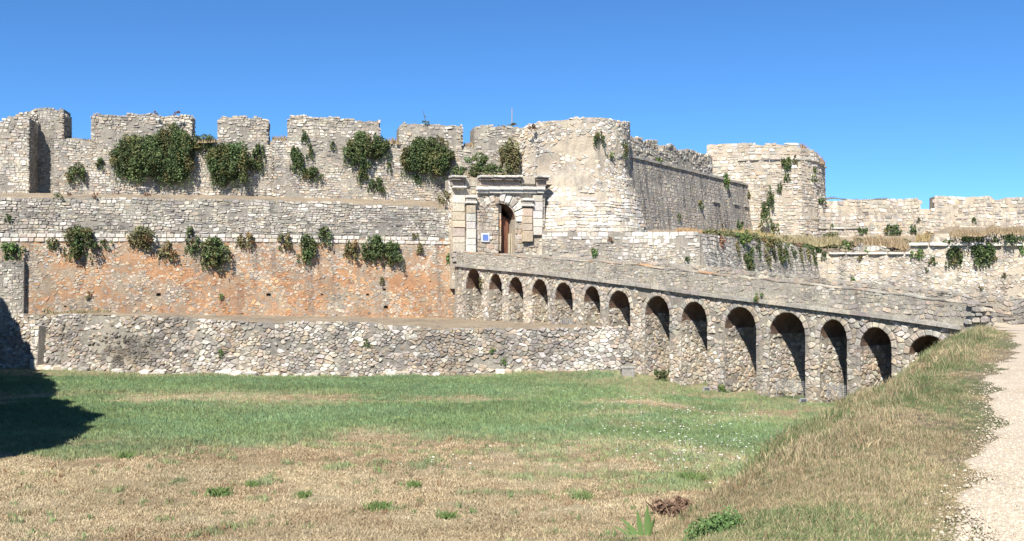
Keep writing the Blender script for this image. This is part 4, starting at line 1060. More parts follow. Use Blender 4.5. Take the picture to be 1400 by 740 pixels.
B = Batch(); uu = np.linspace(-1.6, 36.1, 40)
A = BR.P(uu, zdk(uu) + .01, -.3); C = BR.P(uu, zdk(uu) + .01, -BW)
B.add(np.concatenate([A, C]), [(i, i + 1, 41 + i, 40 + i) for i in range(39)]); B.build("deck", M_PATH, br)
# big dressed stones ending the near parapet
for k, (a, b_, y0, y1) in enumerate([(1322, 1335, 414, 420), (1328, 1345, 419.5, 427), (1335, 1350, 420, 427), (1322, 1334, 427.5, 433), (1334.5, 1344, 427, 433), (1330, 1341, 433.5, 442), (1341.5, 1350, 432.5, 442), (1318, 1329, 436, 444)]):
    S = Wall([tuple(B0 - vdir * .6), tuple(B0 + vdir * 2)]); u0, u1 = S.hit(a)[0], S.hit(b_)[0]; D = S.hit(a)[1]
    V, Fc = stone_geo(S, [(u0, zat(y1, D)), (u1, zat(y1, D)), (u1, zat(y0, D)), (u0, zat(y0, D))], rng, .12, .03, .3, 3, .45)
    B = Batch(); B.add(V, Fc, pick(rng, [(CREAM, 3), (GREY, 2)])); B.build("end_stone", M_STONE, br, origin=tuple(S.P(u0, zat(y1, D), 0)))

# ------------------------------------------------------------------ shadow-casting bastion left of the frame
LB = Wall([(-19.6, 18.5), (-19.2, 21.5), (-18.4, 24.2), (-20.2, 30.5), (-22.5, 34), (-25.2, 39), (-27.5, 43), (-31.5, 49.5), (-36, 60)])
lbw = empty("ruined_bastion", (-24, 38, MEADOW), "high ruined bastion beyond the left edge of the meadow", "tower")
lbt = lambda u: np.interp(u, [0, 3, 5, 6.5, 9, 12, 14, 18, 20, 23, 25, 30, 34, 40, 48], [5.6, 6.4, 7.4, 6.2, 6.6, 7.2, 6.0, 6.3, 5.3, 6.4, 5.9, 6.4, 6.0, 6.6, 7.0]) + (fbm(np.asarray(u) * .8, 9.9) - .5) * 1.6
LBR = Wall([(p[0] + .8, p[1] - 2.8) for p in LB.p])
wall_body(LBR, "masonry_core", M_MORTAR_GREY, lbw, 0, LBR.L, MEADOW - .5, lambda u: lbt(u), 9, rough=.3)
stones(LBR, lbw, M_STONE_LICHEN, rng, 0, LBR.L, MEADOW - .3, lbt, 0.5, 1.4, 1.0, lambda a, b, r: [(GREY, 2), (CREAM, 2), (DGREY, 1)], .12, .05, rings=2)

# ------------------------------------------------------------------ plants
def leaf_mat(name, c0, c1, rough=.7, trans=.15):
    m, nt, b = new_mat(name)
    g_ = nt.nodes.new("ShaderNodeNewGeometry")
    col = mixc(nt, g_.outputs["Random Per Island"], c0, c1)
    a = attr(nt, "col").outputs["Color"]
    col = mixc(nt, 1.0, col, a, 'MULTIPLY')
    nt.links.new(col, b.inputs["Base Color"]); b.inputs["Roughness"].default_value = rough
    b.inputs["Specular IOR Level"].default_value = .3
    return m
M_LEAF = leaf_mat("leaf_caper", (0.045, 0.08, 0.03), (0.115, 0.155, 0.06))
M_LEAF_MID = leaf_mat("leaf_weed", (0.08, 0.13, 0.045), (0.16, 0.21, 0.08))
M_LEAF_OLIVE = leaf_mat("leaf_olive", (0.10, 0.11, 0.05), (0.2, 0.19, 0.09))
M_LEAF_BRIGHT = leaf_mat("leaf_bright", (0.07, 0.135, 0.04), (0.14, 0.22, 0.07))
M_LEAF_DRY = leaf_mat("leaf_dry", (0.28, 0.18, 0.09), (0.46, 0.33, 0.18))
M_LEAF_RED = leaf_mat("leaf_red_brown", (0.13, 0.08, 0.055), (0.25, 0.165, 0.11))
M_STEM = leaf_mat("stem_brown", (0.12, 0.09, 0.06), (0.2, 0.16, 0.1))
M_LEAF_PALE_LIT = leaf_mat("leaf_pale_lit", (0.8, 0.8, 0.78), (0.75, 0.72, 0.7))  # pale flecks: dust and light on caper leaves, put into the colour

def leaf_cloud(rg, ctr, rad, n, size, droop=0.3, shell=0.55, elong=1.6):
    """n small folded leaves in an ellipsoid; returns verts, faces, colours"""
    d = rg.normal(size=(n, 3)); d /= np.linalg.norm(d, axis=1)[:, None]
    r = shell + (1 - shell) * rg.rand(n) ** 0.7
    lump = 0.6 + 0.8 * fbm(d[:, 0] * 2.2 + ctr[0], d[:, 2] * 2.2 + ctr[2], 2) 
    p = np.array(ctr) + d * (r * lump)[:, None] * np.array(rad)
    s = size * rg.uniform(.6, 1.35, n)
    a = d * .6 + rg.normal(size=(n, 3)) * .7; a[:, 2] -= droop; a /= np.linalg.norm(a, axis=1)[:, None]
    b = np.cross(a, rg.normal(size=(n, 3))); b /= np.linalg.norm(b, axis=1)[:, None] + 1e-9
    V = np.stack([p - a * s[:, None] * elong * .5, p + b * s[:, None] * .5, p + a * s[:, None] * elong * .5, p - b * s[:, None] * .5], 1)
    I = np.arange(n) * 4; Fc = [(i, i + 1, i + 2, i + 3) for i in I.tolist()]
    c = np.clip(rg.normal(1.0, .2, n), .5, 1.6); C = np.repeat(np.stack([c, c, c], 1), 4, 0)
    return V.reshape(-1, 3), Fc, C
def stem_tube(B, p, q, r0, r1, col=(1, 1, 1), n=5):
    p = np.array(p, float); q = np.array(q, float); d = q - p; d /= np.linalg.norm(d) + 1e-9
    a = np.cross(d, [0.3, 0.2, 1]); a /= np.linalg.norm(a) + 1e-9; b = np.cross(d, a)
    t = np.arange(n) / n * 2 * math.pi
    R0 = p + (np.cos(t)[:, None] * a + np.sin(t)[:, None] * b) * r0; R1 = q + (np.cos(t)[:, None] * a + np.sin(t)[:, None] * b) * r1
    B.add(np.concatenate([R0, R1]), [(i, (i + 1) % n, n + (i + 1) % n, n + i) for i in range(n)] + [tuple(range(n, 2 * n))], col)

def wall_plant(S, px, py, w, h, label, kind='caper', cat="bush", group=None, out=.32, D=None, name=None):
    rg = np.random.RandomState(int(px * 7 + py * 13) % 99991)
    group = group or 'bushes and tufts growing on the ruined walls'
    if D is None:
        u, D = S.hit(px)
    Dc = D
    W = w / F * Dc; H = h / F * Dc
    ctr = np.array([xat(px, Dc), Dc, zat(py, Dc)])
    if S is not None and not isinstance(S, Round): 
        i = min(len(S.n) - 1, max(0, int(np.searchsorted(S.cu, S.hit(px)[0]) - 1)));
        ctr[:2] += S.n[i] * (S.b * (S.vref - ctr[2]) + 0.08)
    elif isinstance(S, Round):
        u = S.hit(px)[0]; ctr = S.P(u, ctr[2], .1)
    dep = max(.12, out * min(W, H))
    mat = {'caper': M_LEAF, 'olive': M_LEAF_OLIVE, 'bright': M_LEAF_BRIGHT, 'dry': M_LEAF_DRY, 'red': M_LEAF_RED}[kind]
    size = 0.085 if Dc < 80 else 0.12
    size = min(size, max(.03, min(W, H) * .16)) * (Dc / 70 if Dc < 60 else 1)
    B = Batch(); nb = max(3, int(W * H * 4) + 4)
    for k in range(nb):
        an_ = rg.uniform(0, 6.283); ra_ = math.sqrt(rg.rand()); t = ra_ * math.cos(an_); v = ra_ * math.sin(an_)
        sc_ = rg.uniform(.15, .42)
        c = ctr + np.array([t * W * .5 * (1 - sc_ * .7), -dep * rg.uniform(.1, .6), v * H * .5 * (1 - sc_ * .9)])
        rad = np.array([W * .5 * sc_ * rg.uniform(.6, 1.1), dep * .8, H * .5 * sc_ * rg.uniform(.8, 1.7)])
        rad = np.maximum(rad, .07)
        area = 4 * (rad[0] * rad[2] + rad[0] * rad[1] + rad[1] * rad[2])
        n = int(np.clip(area / (size * size) * .8, 10, 700))
        V, Fc, C = leaf_cloud(rg, c, rad, n, size, .5)
        C = C * rg.uniform(.65, 1.35) * (np.array([1.7, 1.05, 1.0]) if rg.rand() < .14 else np.array([rg.uniform(.9, 1.25), 1, .95]))
        B.add(V, Fc, C)
    # trailing shoots
    for k in range(int(5 + W * H * 5)):
        x = rg.uniform(-.45, .45) * W; z = -H * .5 * rg.uniform(.3, .9); L = H * rg.uniform(.1, .3)
        n = 10; t = np.linspace(0, 1, n); base = ctr + np.array([x, -dep * .4, z])
        P_ = base + np.stack([t * 0.1 * rg.normal() * L, -t * .05, -t * L], 1)
        V, Fc, C = leaf_cloud(rg, (0, 0, 0), (.05, .05, .05), n, size * .8, .4); V = V.reshape(n, 4, 3) + P_[:, None, :]; B.add(V.reshape(-1, 3), Fc, C)
    nm = name or {'caper': 'caper_bush', 'olive': 'wall_shrub', 'bright': 'green_shrub', 'dry': 'dry_bush', 'red': 'dry_bush'}[kind]
    if min(w, h) >= 20:
        org = (ctr[0], ctr[1], ctr[2])
        e = empty(nm, org, label, cat, group)
        B.build("foliage", mat, e)
        Sb = Batch()
        for k in range(7):
            q = ctr + np.array([rg.uniform(-.4, .4) * W, -dep * .5, rg.uniform(-.5, .2) * H]); stem_tube(Sb, ctr + np.array([rg.uniform(-.1, .1), .1, .15 * H]), q, .03, .012)
        Sb.build("stems", M_STEM, e)
        if kind == 'caper':
            FB_ = Batch(); n = int(W * H * 7)
            V, Fc, C = leaf_cloud(rg, ctr + np.array([0, -dep * .5, 0]), (W * .48, dep * .9, H * .46), n, .05, 0, .3, 1); FB_.add(V, Fc, C * .55); FB_.build("pale_lit_leaves", M_LEAF_PALE_LIT, e)
        return e
    o = B.build(nm, mat); tag(o, label, cat, group); return o

UPB = [  # upper wall
 (105, 237, 30, 28, "small dark heart-shaped bush just right of the deep niche"), (139, 222, 16, 18, "little round bush left of the largest hanging caper mass"),
 (191, 216, 76, 60, "largest dark caper bush hanging below the left broad merlon"), (240, 213, 58, 78, "long dark caper bush trailing lowest below the left broad merlon"),
 (274, 194, 42, 26, "leafy bush spilling along the gap right of the left broad merlon"), (318, 226, 66, 58, "wide dark bush hanging below the second broad merlon"),
 (353, 214, 24, 38, "narrow bush against the wall corner below the second broad merlon"), (406, 216, 21, 40, "tall narrow bush on the wall just right of the wall corner"),
 (425, 207, 13, 22, "small upright bush between two larger ones below the third broad merlon"), (429, 236, 40, 22, "low spreading bush lowest of the group right of the wall corner"),
 (417, 185, 13, 18, "small tuft high on the third broad merlon near its left end"), (456, 198, 13, 12, "faint grey green tuft in the middle of the third merlon's wall"),
 (490, 203, 44, 46, "bushy dark plant hanging from the hole in the third broad merlon"), (498, 234, 24, 32, "tail of dark foliage trailing under the hole in the third merlon"),
 (521, 201, 32, 38, "dark bush below the right end of the third broad merlon"), (516, 253, 29, 22, "small bush low on the wall left of the widest round bush"),
 (584, 215, 80, 56, "widest round dark bush below the merlon nearest the gate"), (571, 244, 14, 16, "small tail hanging under the widest round bush near the gate"),
 (532, 228, 9, 14, "tiny tuft low on the wall beside the round bush"), (127, 173, 6, 8, None)]
for t in UPB:
    if t[4]: wall_plant(UP, *t)
for (px, py, w, h, lab, D_, k) in [(655, 226, 44, 30, "green bush on the gatehouse roof under the last merlon", 74.0, 'caper'), (696, 216, 34, 52, "tall ragged bush between gatehouse roof and round tower", 74.6, 'olive'),
      (628, 232, 22, 20, "bush on the left end of the gatehouse roof", 73.0, 'caper'), (678, 234, 40, 18, "low hedge of foliage along the middle of the gatehouse roof", 73.6, 'caper'), (727, 172, 14, 12, "rust brown dry bush on the shoulder left of the round tower", 73.8, 'red'), (690, 170, 36, 5, "flat dark plant mat on top of the last merlon", 77, 'olive'), (212, 154, 10, 6, "small rust coloured dry bush standing on the left broad merlon", 71.5, 'red'), (241, 155, 16, 6, "wider rust coloured dry bush at the right end of the left broad merlon", 71.6, 'red'),
      (582, 166, 10, 8, "leaning green weed on top of the merlon nearest the gate", 75.5, 'bright')]:
    wall_plant(None, px, py, w, h, lab, k, D=D_)
SCB = [(20, 342, 34, 26, "round green bush above the grey buttress at the left edge", 'bright'), (73, 329, 17, 22, "small bush on the white band left of the big cordon bush", 'caper'),
 (111, 330, 48, 44, "biggest bush on the white block band near the left", 'caper'), (145, 333, 20, 12, "low tuft touching the right side of the biggest band bush", 'caper'),
 (194, 324, 37, 34, "rounded olive bush hanging over the white band", 'olive'), (231, 343, 28, 26, "ragged bush just below the white band left of the tall pair", 'olive'),
 (263, 328, 21, 38, "tall bush left of the drooping band bush", 'caper'), (296, 343, 44, 46, "drooping dark bush that hangs lowest below the white band", 'caper'),
 (336, 327, 27, 22, "light bush on the white band right of the drooping bush", 'olive'), (391, 329, 22, 24, "thin bush left of the dark middle bush on the band", 'olive'),
 (420, 340, 31, 42, "dark middle bush hanging below the band half way to the gate", 'caper'), (443, 323, 26, 24, "bush on the band above and right of the dark middle bush", 'caper'),
 (481, 340, 26, 30, "leftmost of three joined bushes nearest the bridge", 'olive'), (509, 338, 34, 34, "middle of three joined bushes nearest the bridge", 'caper'),
 (538, 346, 30, 34, "rightmost of three joined bushes nearest the bridge", 'caper'), (568, 321, 11, 12, "tiny tuft on the band above the right end of the orange wall", 'olive'),
 (576, 339, 15, 16, "small ragged tuft below the band near the gate", 'olive'), (521, 381, 7, 18, "thin strand of weed halfway down the orange wall", 'olive'),
 (12, 295, 10, 12, "small tuft on the grey parapet at the far left", 'caper'), (303, 405, 8, 7, "tiny green weed low on the orange wall", 'bright'), (121, 403, 8, 10, "tiny olive weed low on the orange wall under the biggest band bush", 'olive'),
 (609, 271, 25, 19, "bush at the left side of the gatehouse above the parapet", 'olive'), (614, 353, 9, 13, "small green weed at the foot of the gatehouse left corner", 'bright'), (80, 267, 16, 8, "flat green tuft on the terrace edge below the niche", 'caper'), (94, 265, 10, 6, "dry rust tuft on the terrace edge right of the green one", 'red'), (131, 267, 10, 7, "dry rust tuft on the terrace edge below the left broad merlon", 'red')]
for t in SCB: wall_plant(SC, *t[:5], kind=t[5])
for t in [(503, 468, 11, 11, "green weed in the middle of the low rubble wall"), (673, 477, 9, 9, "upper of two green weeds on the low wall below the first arches"), (688, 491, 11, 13, "lower of two green weeds on the low wall below the first arches"), (302, 481, 8, 12, "small green weed on the left half of the low wall")]:
    wall_plant(LOW, *t, kind='bright')
for t in [(1038, 405, 15, 14, "small green plant rooted in the bridge cornice above the tenth arch", 'bright'), (907, 513, 30, 28, "shrub growing at the foot of the bridge below the eighth arch", 'caper'), (989, 529, 26, 12, "low weeds at the foot of the bridge below the tenth arch", 'bright'), (659, 386, 8, 18, "thin plant hanging between the first and second arch", 'olive'), (852, 500, 8, 10, "small weed where the low wall meets the bridge", 'olive')]:
    wall_plant(BR, *t[:5], kind=t[5])
for t in [(812, 189, 17, 20, "dark bush high on the face of the round tower", 'caper'), (848, 204, 13, 22, "bush near the right edge of the round tower", 'caper'), (828, 211, 11, 9, "small tuft between the two bushes on the round tower", 'bright')]:
    wall_plant(T, *t[:5], kind=t[5])
wall_plant(OW, 812, 344, 12, 12, "round green tuft on the ashlar wall just above the bridge parapet", 'bright')
wall_plant(OW, 835, 326, 10, 8, "dark dry tuft on the top blocks of the ashlar wall", 'red')
wall_plant(OW, 940, 353, 8, 9, "small tuft at the right end of the ashlar wall", 'caper')
for t in [(951, 279, 11, 13, "small bush in the middle of the dark receding wall", 'caper'), (919, 297, 7, 10, "tiny tuft low on the dark receding wall", 'caper'), (990, 246, 15, 22, "bush trailing from the top edge of the dark receding wall", 'bright'), (1028, 250, 14, 14, "bush on the top edge near the far end of the dark receding wall", 'caper'), (1021, 265, 9, 12, "small tuft below the top edge bush at the far end", 'olive'),
          (1046, 268, 11, 22, "narrow shrub at the far end of the dark receding wall", 'olive'), (901, 217, 12, 10, "weed on the coping of the receding wall near the round tower", 'bright'), (1001, 309, 16, 16, "bush at the foot of the dark receding wall", 'caper'), (979, 312, 8, 12, "small bush left of the one at the foot of the receding wall", 'olive')]:
    wall_plant(DC, *t[:5], kind=t[5])
for t in [(1054, 268, 10, 28, "tall dark shrub in the corner between receding wall and far bastion", 'caper', 98.5), (1047, 289, 18, 32, "large dark shrub lower in the corner of the far bastion", 'caper', 97), (1059, 312, 14, 18, "shrub at the bottom of the corner of the far bastion", 'caper', 96), (1038, 311, 12, 16, "olive shrub left of the corner bottom shrub", 'olive', 95)]:
    wall_plant(None, *t[:5], kind=t[5], D=t[6])
for t in [(1074, 220, 15, 24, "largest bush on the far bastion hanging over its cordon", 'caper'), (1076, 242, 10, 11, "square little bush below the largest one on the far bastion", 'caper'), (1064, 255, 10, 15, "bush left and lowest of three on the far bastion", 'caper'), (1113, 230, 6, 12, "upper small bush near the rounded corner of the far bastion", 'caper'), (1112, 243, 10, 12, "lower small bush near the rounded corner of the far bastion", 'caper'), (1087, 217, 8, 12, "thin tuft right of the cordon bush on the far bastion", 'olive')]:
    wall_plant(FB, *t[:5], kind=t[5])
for t in [(1120, 274, 22, 9, "flat bush where the far bastion meets the battlement wall", 'caper'), (1068, 296, 12, 15, "left of two bushes at the left end of the battlement wall", 'caper'), (1079, 293, 11, 11, "right of two bushes at the left end of the battlement wall", 'caper'), (1075, 319, 11, 16, "dark bush under the cordon below the far bastion", 'caper'), (1100, 320, 11, 10, "small bush under the cordon right of the dark one", 'caper'), (1134, 319, 24, 9, "long low bush under the cordon", 'caper'),
          (1137, 309, 7, 6, "tiny tuft above the cordon", 'caper'), (1179, 314, 13, 12, "left of three bushes in a row on the battlement wall", 'caper'), (1220, 314, 25, 16, "middle and widest of three bushes in a row on the battlement wall", 'caper'), (1247, 313, 11, 13, "right of three bushes in a row on the battlement wall", 'caper'), (1255, 300, 6, 7, "tiny tuft below the crenel gap", 'olive'), (1331, 301, 7, 7, "small tuft on the broad merlon at the right", 'caper')]:
    wall_plant(RC, *t[:5], kind=t[5])
for t in [(1013, 325, 27, 22, "mound of yellow green weeds at the top of the overgrown wall", 'bright'), (1015, 354, 24, 36, "largest dark bush on the overgrown wall above the bridge", 'caper'), (1047, 331, 30, 22, "grey green mound on top of the overgrown wall", 'olive'), (1042, 350, 16, 24, "olive bush right of the largest one on the overgrown wall", 'olive'), (1062, 345, 20, 30, "dark bush in the middle of the overgrown wall", 'caper'),
          (1081, 344, 10, 18, "narrow bush hanging right of the middle of the overgrown wall", 'caper'), (1100, 348, 9, 26, "thin trailing plant near the right end of the overgrown wall", 'olive'), (1115, 345, 11, 16, "bush at the right corner of the overgrown wall", 'caper'), (984, 330, 13, 22, "dry brown bush at the left of the overgrown wall", 'red')]:
    wall_plant(OS, *t[:5], kind=t[5])
for t in [(1126, 347, 9, 13, "narrow bush at the left end of the white ledge", 'caper'), (1253, 346, 20, 14, "bright bush between the two white ledges", 'bright'), (1185, 342, 9, 8, "bright little tuft on the lower white ledge", 'bright'), (1275, 355, 15, 11, "small bush left of the two big ones on the outer wall", 'caper'), (1302, 347, 24, 28, "left of the two big dark bushes hanging on the outer wall", 'caper'), (1343, 345, 30, 36, "right and biggest of the dark bushes hanging on the outer wall", 'caper'),
          (1396, 340, 10, 16, "bush on the outer wall at the right edge of the photo", 'bright'), (1174, 351, 9, 9, "dark weed under the lower white ledge", 'olive'), (1165, 380, 8, 6, "bright weed low on the outer wall above the bridge parapet", 'bright'), (1360, 352, 7, 9, "tiny tuft right of the biggest dark bush on the outer wall", 'olive'), (1321, 325, 12, 9, "left tuft on the upper block of the outer wall", 'caper'), (1360, 327, 10, 9, "right tuft on the upper block of the outer wall", 'caper'), (1338, 325, 8, 8, "middle tuft on the upper block of the outer wall", 'caper'),
          (1267, 368, 6, 6, "tiny weed in the middle of the outer wall", 'caper'), (1340, 392, 7, 7, "small weed low on the outer wall near the right edge", 'olive'), (1371, 375, 8, 8, "faint weed on the smooth stones of the outer wall", 'olive')]:
    wall_plant(RW, *t[:5], kind=t[5])
wall_plant(None, 1271, 321, 22, 12, "olive bush in front of the battlement wall left of the dry grass bank", 'olive', D=90)
wall_plant(None, 1154, 336, 15, 12, "yellow green weed on the terrace left of the rubble heap", 'bright', D=86)

# ------------------------------------------------------------------ dry grass patches on the ruins (real blades)
def blades(B, rg, base, n, hgt, wid, lean=.35, cols=((0.45, 0.33, 0.17), (0.36, 0.24, 0.12)), spread=None):
    for k in range(n):
        p = base(rg) if callable(base) else base[rg.randint(len(base))]
        h = hgt * rg.uniform(.35, 1.2) * (.45 + 1.1 * float(vnoise(p[0] * 1.3, p[1] * .7 + 3))); a = rg.uniform(0, 6.28); l = rg.uniform(0, lean) * h; w = wid * rg.uniform(.6, 1.3)
        dx, dy = math.cos(a) * w, math.sin(a) * w; b_ = rg.uniform(0, 6.28)
        V = [(p[0] - dx, p[1] - dy, p[2] - .03), (p[0] + dx, p[1] + dy, p[2] - .03), (p[0] + l * math.cos(b_) * .4, p[1] + l * math.sin(b_) * .4, p[2] + h * .6), (p[0] + l * math.cos(b_), p[1] + l * math.sin(b_), p[2] + h)]
        t = rg.rand(); c = np.array(cols[0]) * t + np.array(cols[1]) * (1 - t)
        B.add(V, [(0, 1, 2), (0, 2, 3)] if False else [(0, 1, 3)] if wid < .01 else [(0, 1, 2), (0, 2, 3)], c)
def mat_blade():
    m, nt, b = new_mat("grass_blades"); nt.links.new(attr(nt, "col").outputs["Color"], b.inputs["Base Color"]); b.inputs["Roughness"].default_value = .8; return m
M_BLADE = mat_blade()
def patch(px0, px1, pyb, D0, D1, hpx, n, label, cols=((0.38, 0.29, 0.18), (0.24, 0.18, 0.11))):
    if not isinstance(pyb, tuple): pyb = (pyb, pyb)
    B = Batch(); rg = np.random.RandomState(int(px0 + pyb[0]))
    def base(r):
        px = r.uniform(px0, px1); t = r.rand(); D = D0 + (D1 - D0) * t; py = pyb[0] + (pyb[1] - pyb[0]) * (px - px0) / (px1 - px0)
        return (xat(px, D), D, zat(py, D0) + t * (D1 - D0) * .12 + .35 * (float(vnoise(px * .05, 3.3)) - .6))
    blades(B, rg, base, n, hpx / F * D0, .05, .5, cols)
    o = B.build("dry_grass", M_BLADE); tag(o, label, kind="stuff"); return o
patch(92, 128, (191, 190), 71.4, 73, 4, 300, "dry golden grass in the gap left of the first broad merlon")
patch(270, 296, (192, 191), 71.8, 73, 5, 200, "dry golden grass in the gap left of the second broad merlon")
patch(372, 392, (191, 192), 72.9, 74.5, 6, 200, "dry golden grass in the gap left of the third broad merlon")
patch(523, 547, (196, 198), 74.6, 76, 6, 220, "dry golden grass in the gap right of the third broad merlon")
patch(634, 650, (200, 202), 76.2, 77.5, 7, 150, "dry golden grass in the gap beside the last merlon")
patch(1168, 1236, (334, 338), 87, 90, 11, 1500, "dry golden grass behind the rubble heap on the outer wall")
patch(1220, 1250, (336, 345), 84.5, 88, 12, 500, "dry golden grass where the two white ledges meet")
patch(1298, 1405, (321, 320), 80.6, 84, 7, 2300, "bank of dry golden grass on the upper block of the outer wall")
patch(1050, 1150, (334, 336), 84, 90, 8, 1500, "dry yellow grass along the terrace below the far bastion", ((0.36, 0.31, 0.18), (0.24, 0.2, 0.11)))
patch(925, 960, (317, 318), 70.2, 72, 5, 350, "orange dry grass on the right end of the ashlar wall", ((0.45, 0.3, 0.16), (0.33, 0.22, 0.12)))
patch(985, 1060, (324, 333), 77, 84, 8, 1000, "dry weeds on top of the overgrown wall", ((0.4, 0.36, 0.16), (0.3, 0.2, 0.1)))
patch(1094, 1128, (203, 224), 102.5, 104, 7, 500, "rusty dry grass on the top right corner of the far bastion", ((0.36, 0.24, 0.13), (0.25, 0.15, 0.1)))
patch(1128, 1215, (273, 273.5), 101.5, 102.5, 3, 500, "dark dry grass along the top of the battlement wall", ((0.16, 0.14, 0.09), (0.2, 0.16, 0.1)))
patch(1252, 1300, (331, 331), 84, 88, 9, 500, "brown dry grass left of the upper block of the outer wall", ((0.36, 0.3, 0.15), (0.3, 0.2, 0.1)))
patch(60, 150, (429, 428), 61.5, 63, 4, 700, "dry brown weeds on the left end of the berm", ((0.36, 0.28, 0.18), (0.22, 0.2, 0.11)))

def scrub(px0, px1, y0, y1, D0, D1, n, label, mat, seed):
    rg = np.random.RandomState(seed); B = Batch()
    for k in range(n):
        px = rg.uniform(px0, px1); t = (px - px0) / (px1 - px0); D = D0 + (D1 - D0) * t + rg.uniform(0, 1.5); z = zat(y0 + (y1 - y0) * t + rg.uniform(-2, 3), D)
        r = rg.uniform(.12, .42); V, Fc, C = leaf_cloud(rg, (xat(px, D), D, z), (r * 1.3, r, r * rg.uniform(.6, 1.3)), int(60 + 200 * r), .1, .2); B.add(V, Fc, C)
    o = B.build("scrub", mat); tag(o, label, kind="stuff")
scrub(965, 1062, 319, 331, 70.5, 79, 70, "grey green scrub along the top of the overgrown wall", M_LEAF_OLIVE, 1)
scrub(1000, 1122, 327, 343, 73.5, 85.5, 60, "dark green scrub spilling over the overgrown wall", M_LEAF, 2)
scrub(970, 1110, 322, 340, 71.5, 85, 40, "rusty dead scrub among the green on the overgrown wall", M_LEAF_RED, 3)
scrub(1060, 1160, 328, 338, 85, 92, 40, "olive scrub on the terrace below the far bastion", M_LEAF_OLIVE, 4)
scrub(1150, 1290, 333, 330, 88, 90, 40, "olive scrub on the terrace above the white ledges", M_LEAF_OLIVE, 5)
scrub(1285, 1400, 327, 326, 81.4, 80.6, 11, "green tufts growing over the upper block of the outer wall", M_LEAF, 6)
scrub(120, 640, 268, 283, 69.5, 76, 40, "low dry scrub along the terrace of the upper wall", M_LEAF_RED, 7)
# hanging strands below the overgrown top
for k, (px, h) in enumerate([(1004, 26), (1032, 30), (1053, 26), (1072, 34), (1090, 28), (1108, 24)]):
    wall_plant(OS, px, 340 + k * 2.2, 9, h, "%s trailing strand of plants on the overgrown wall" % ['first', 'second', 'third', 'fourth', 'fifth', 'sixth'][k] + " from the left", 'caper' if k % 2 else 'olive', name='trailing_plant', cat='plant')

# ------------------------------------------------------------------ small man-made things
def pole_thing(name, px, D, py0, py1, r, label, cat, col):
    B = Batch(); stem_tube(B, (xat(px, D), D, zat(py0, D)), (xat(px, D), D, zat(py1, D)), r, r * .8, col, 8); o = B.build(name, M_BLADE); tag(o, label, cat); return o
pole_thing("antenna_pole", 700, 80, 182, 148, .05, "thin grey pole rising behind the last merlon", "pole", (.3, .3, .3))
B = Batch(); stem_tube(B, (xat(582, 76), 76, zat(168, 76)), (xat(578.5, 76), 76, zat(151, 76)), .03, .015, (.1, .1, .1)); stem_tube(B, (xat(580, 76), 76, zat(158, 76)), (xat(583, 76), 76, zat(161, 76)), .03, .03, (.1, .1, .1))
o = B.build("bent_stake", M_BLADE); tag(o, "thin bent stake on the merlon nearest the gate", "stake")
mm, ntm, bm_ = new_mat("galvanised_wire"); bm_.inputs["Base Color"].default_value = (.42, .43, .44, 1); bm_.inputs["Metallic"].default_value = .4; bm_.inputs["Roughness"].default_value = .5
def fence(ai, label, z0, h):
    uc, r, zs_, rh = AR[ai]; e = empty("wire_fence", tuple(BR.P(uc, z0, -.5)), label, "fence", 'wire fences in the bridge arches')
    for x in (-r + .04, 0, r - .04):
        B = Batch(); stem_tube(B, BR.P(uc + x, z0 - .3, -.5), BR.P(uc + x, z0 + h, -.5), .016, .016, (1, 1, 1), 6); B.build("post", mm, e)
    B = Batch()
    for k in range(7): stem_tube(B, BR.P(uc - r + .02, z0 + h * (k + .5) / 7, -.48), BR.P(uc + r - .02, z0 + h * (k + .5) / 7, -.48), .008, .008, (1, 1, 1), 4)
    for k in range(18):
        x = -r + 2 * r * k / 17; stem_tube(B, BR.P(uc + x, z0, -.48), BR.P(uc + x, z0 + h, -.48), .008, .008, (1, 1, 1), 4)
    B.build("wire_mesh", mm, e)
fence(4, "low wire fence closing the fifth arch from the gate", -2.75, .55)
fence(10, "low wire fence closing the eleventh arch from the gate", MEADOW, .6)
fence(11, "low wire fence closing the twelfth arch from the gate", MEADOW, .6)
def floodlight(px, py, label):
    u, D = BR.hit(px); D -= 1.0; x = xat(px, D); z = float(terrain(x, D)[0]); e = empty("floodlight", (x, D, z), label, "lamp", 'floodlights at the foot of the bridge')
    B = Batch(); B.box(x - .15, x + .15, D - .1, D + .1, z + .1, z + .26, (1, 1, 1)); B.build("housing", mm, e)
    B = Batch(); B.box(x - .12, x + .12, D - .12, D - .101, z + .12, z + .24, (1, 1, 1)); B.build("glass", mb2, e)
    B = Batch(); B.box(x - .18, x - .152, D - .02, D + .02, z - .05, z + .22, (1, 1, 1)); B.box(x + .152, x + .18, D - .02, D + .02, z - .05, z + .22, (1, 1, 1)); B.build("bracket", mm, e)
mb2, nt2, b2 = new_mat("lamp_glass"); b2.inputs["Base Color"].default_value = (.08, .09, .1, 1); b2.inputs["Roughness"].default_value = .15
floodlight(966, 529, "small grey floodlight in the grass below the ninth arch")
floodlight(1098, 547, "small grey floodlight in the grass below the eleventh arch")
# concrete box where the low wall meets the bridge
x, D = xat(858, 54.2), 54.2; z = float(terrain(x, D)[0]); B = Batch(); B.box(x - .35, x + .35, D - .3, D + .3, z - .1, z + .42, (.3, .3, .3)); B.box(x - .4, x + .4, D - .34, D + .34, z + .42, z + .5, (.38, .38, .36))
o = B.build("concrete_box", M_STONE); tag(o, "grey concrete box at the foot of the bridge below the seventh arch", "box")

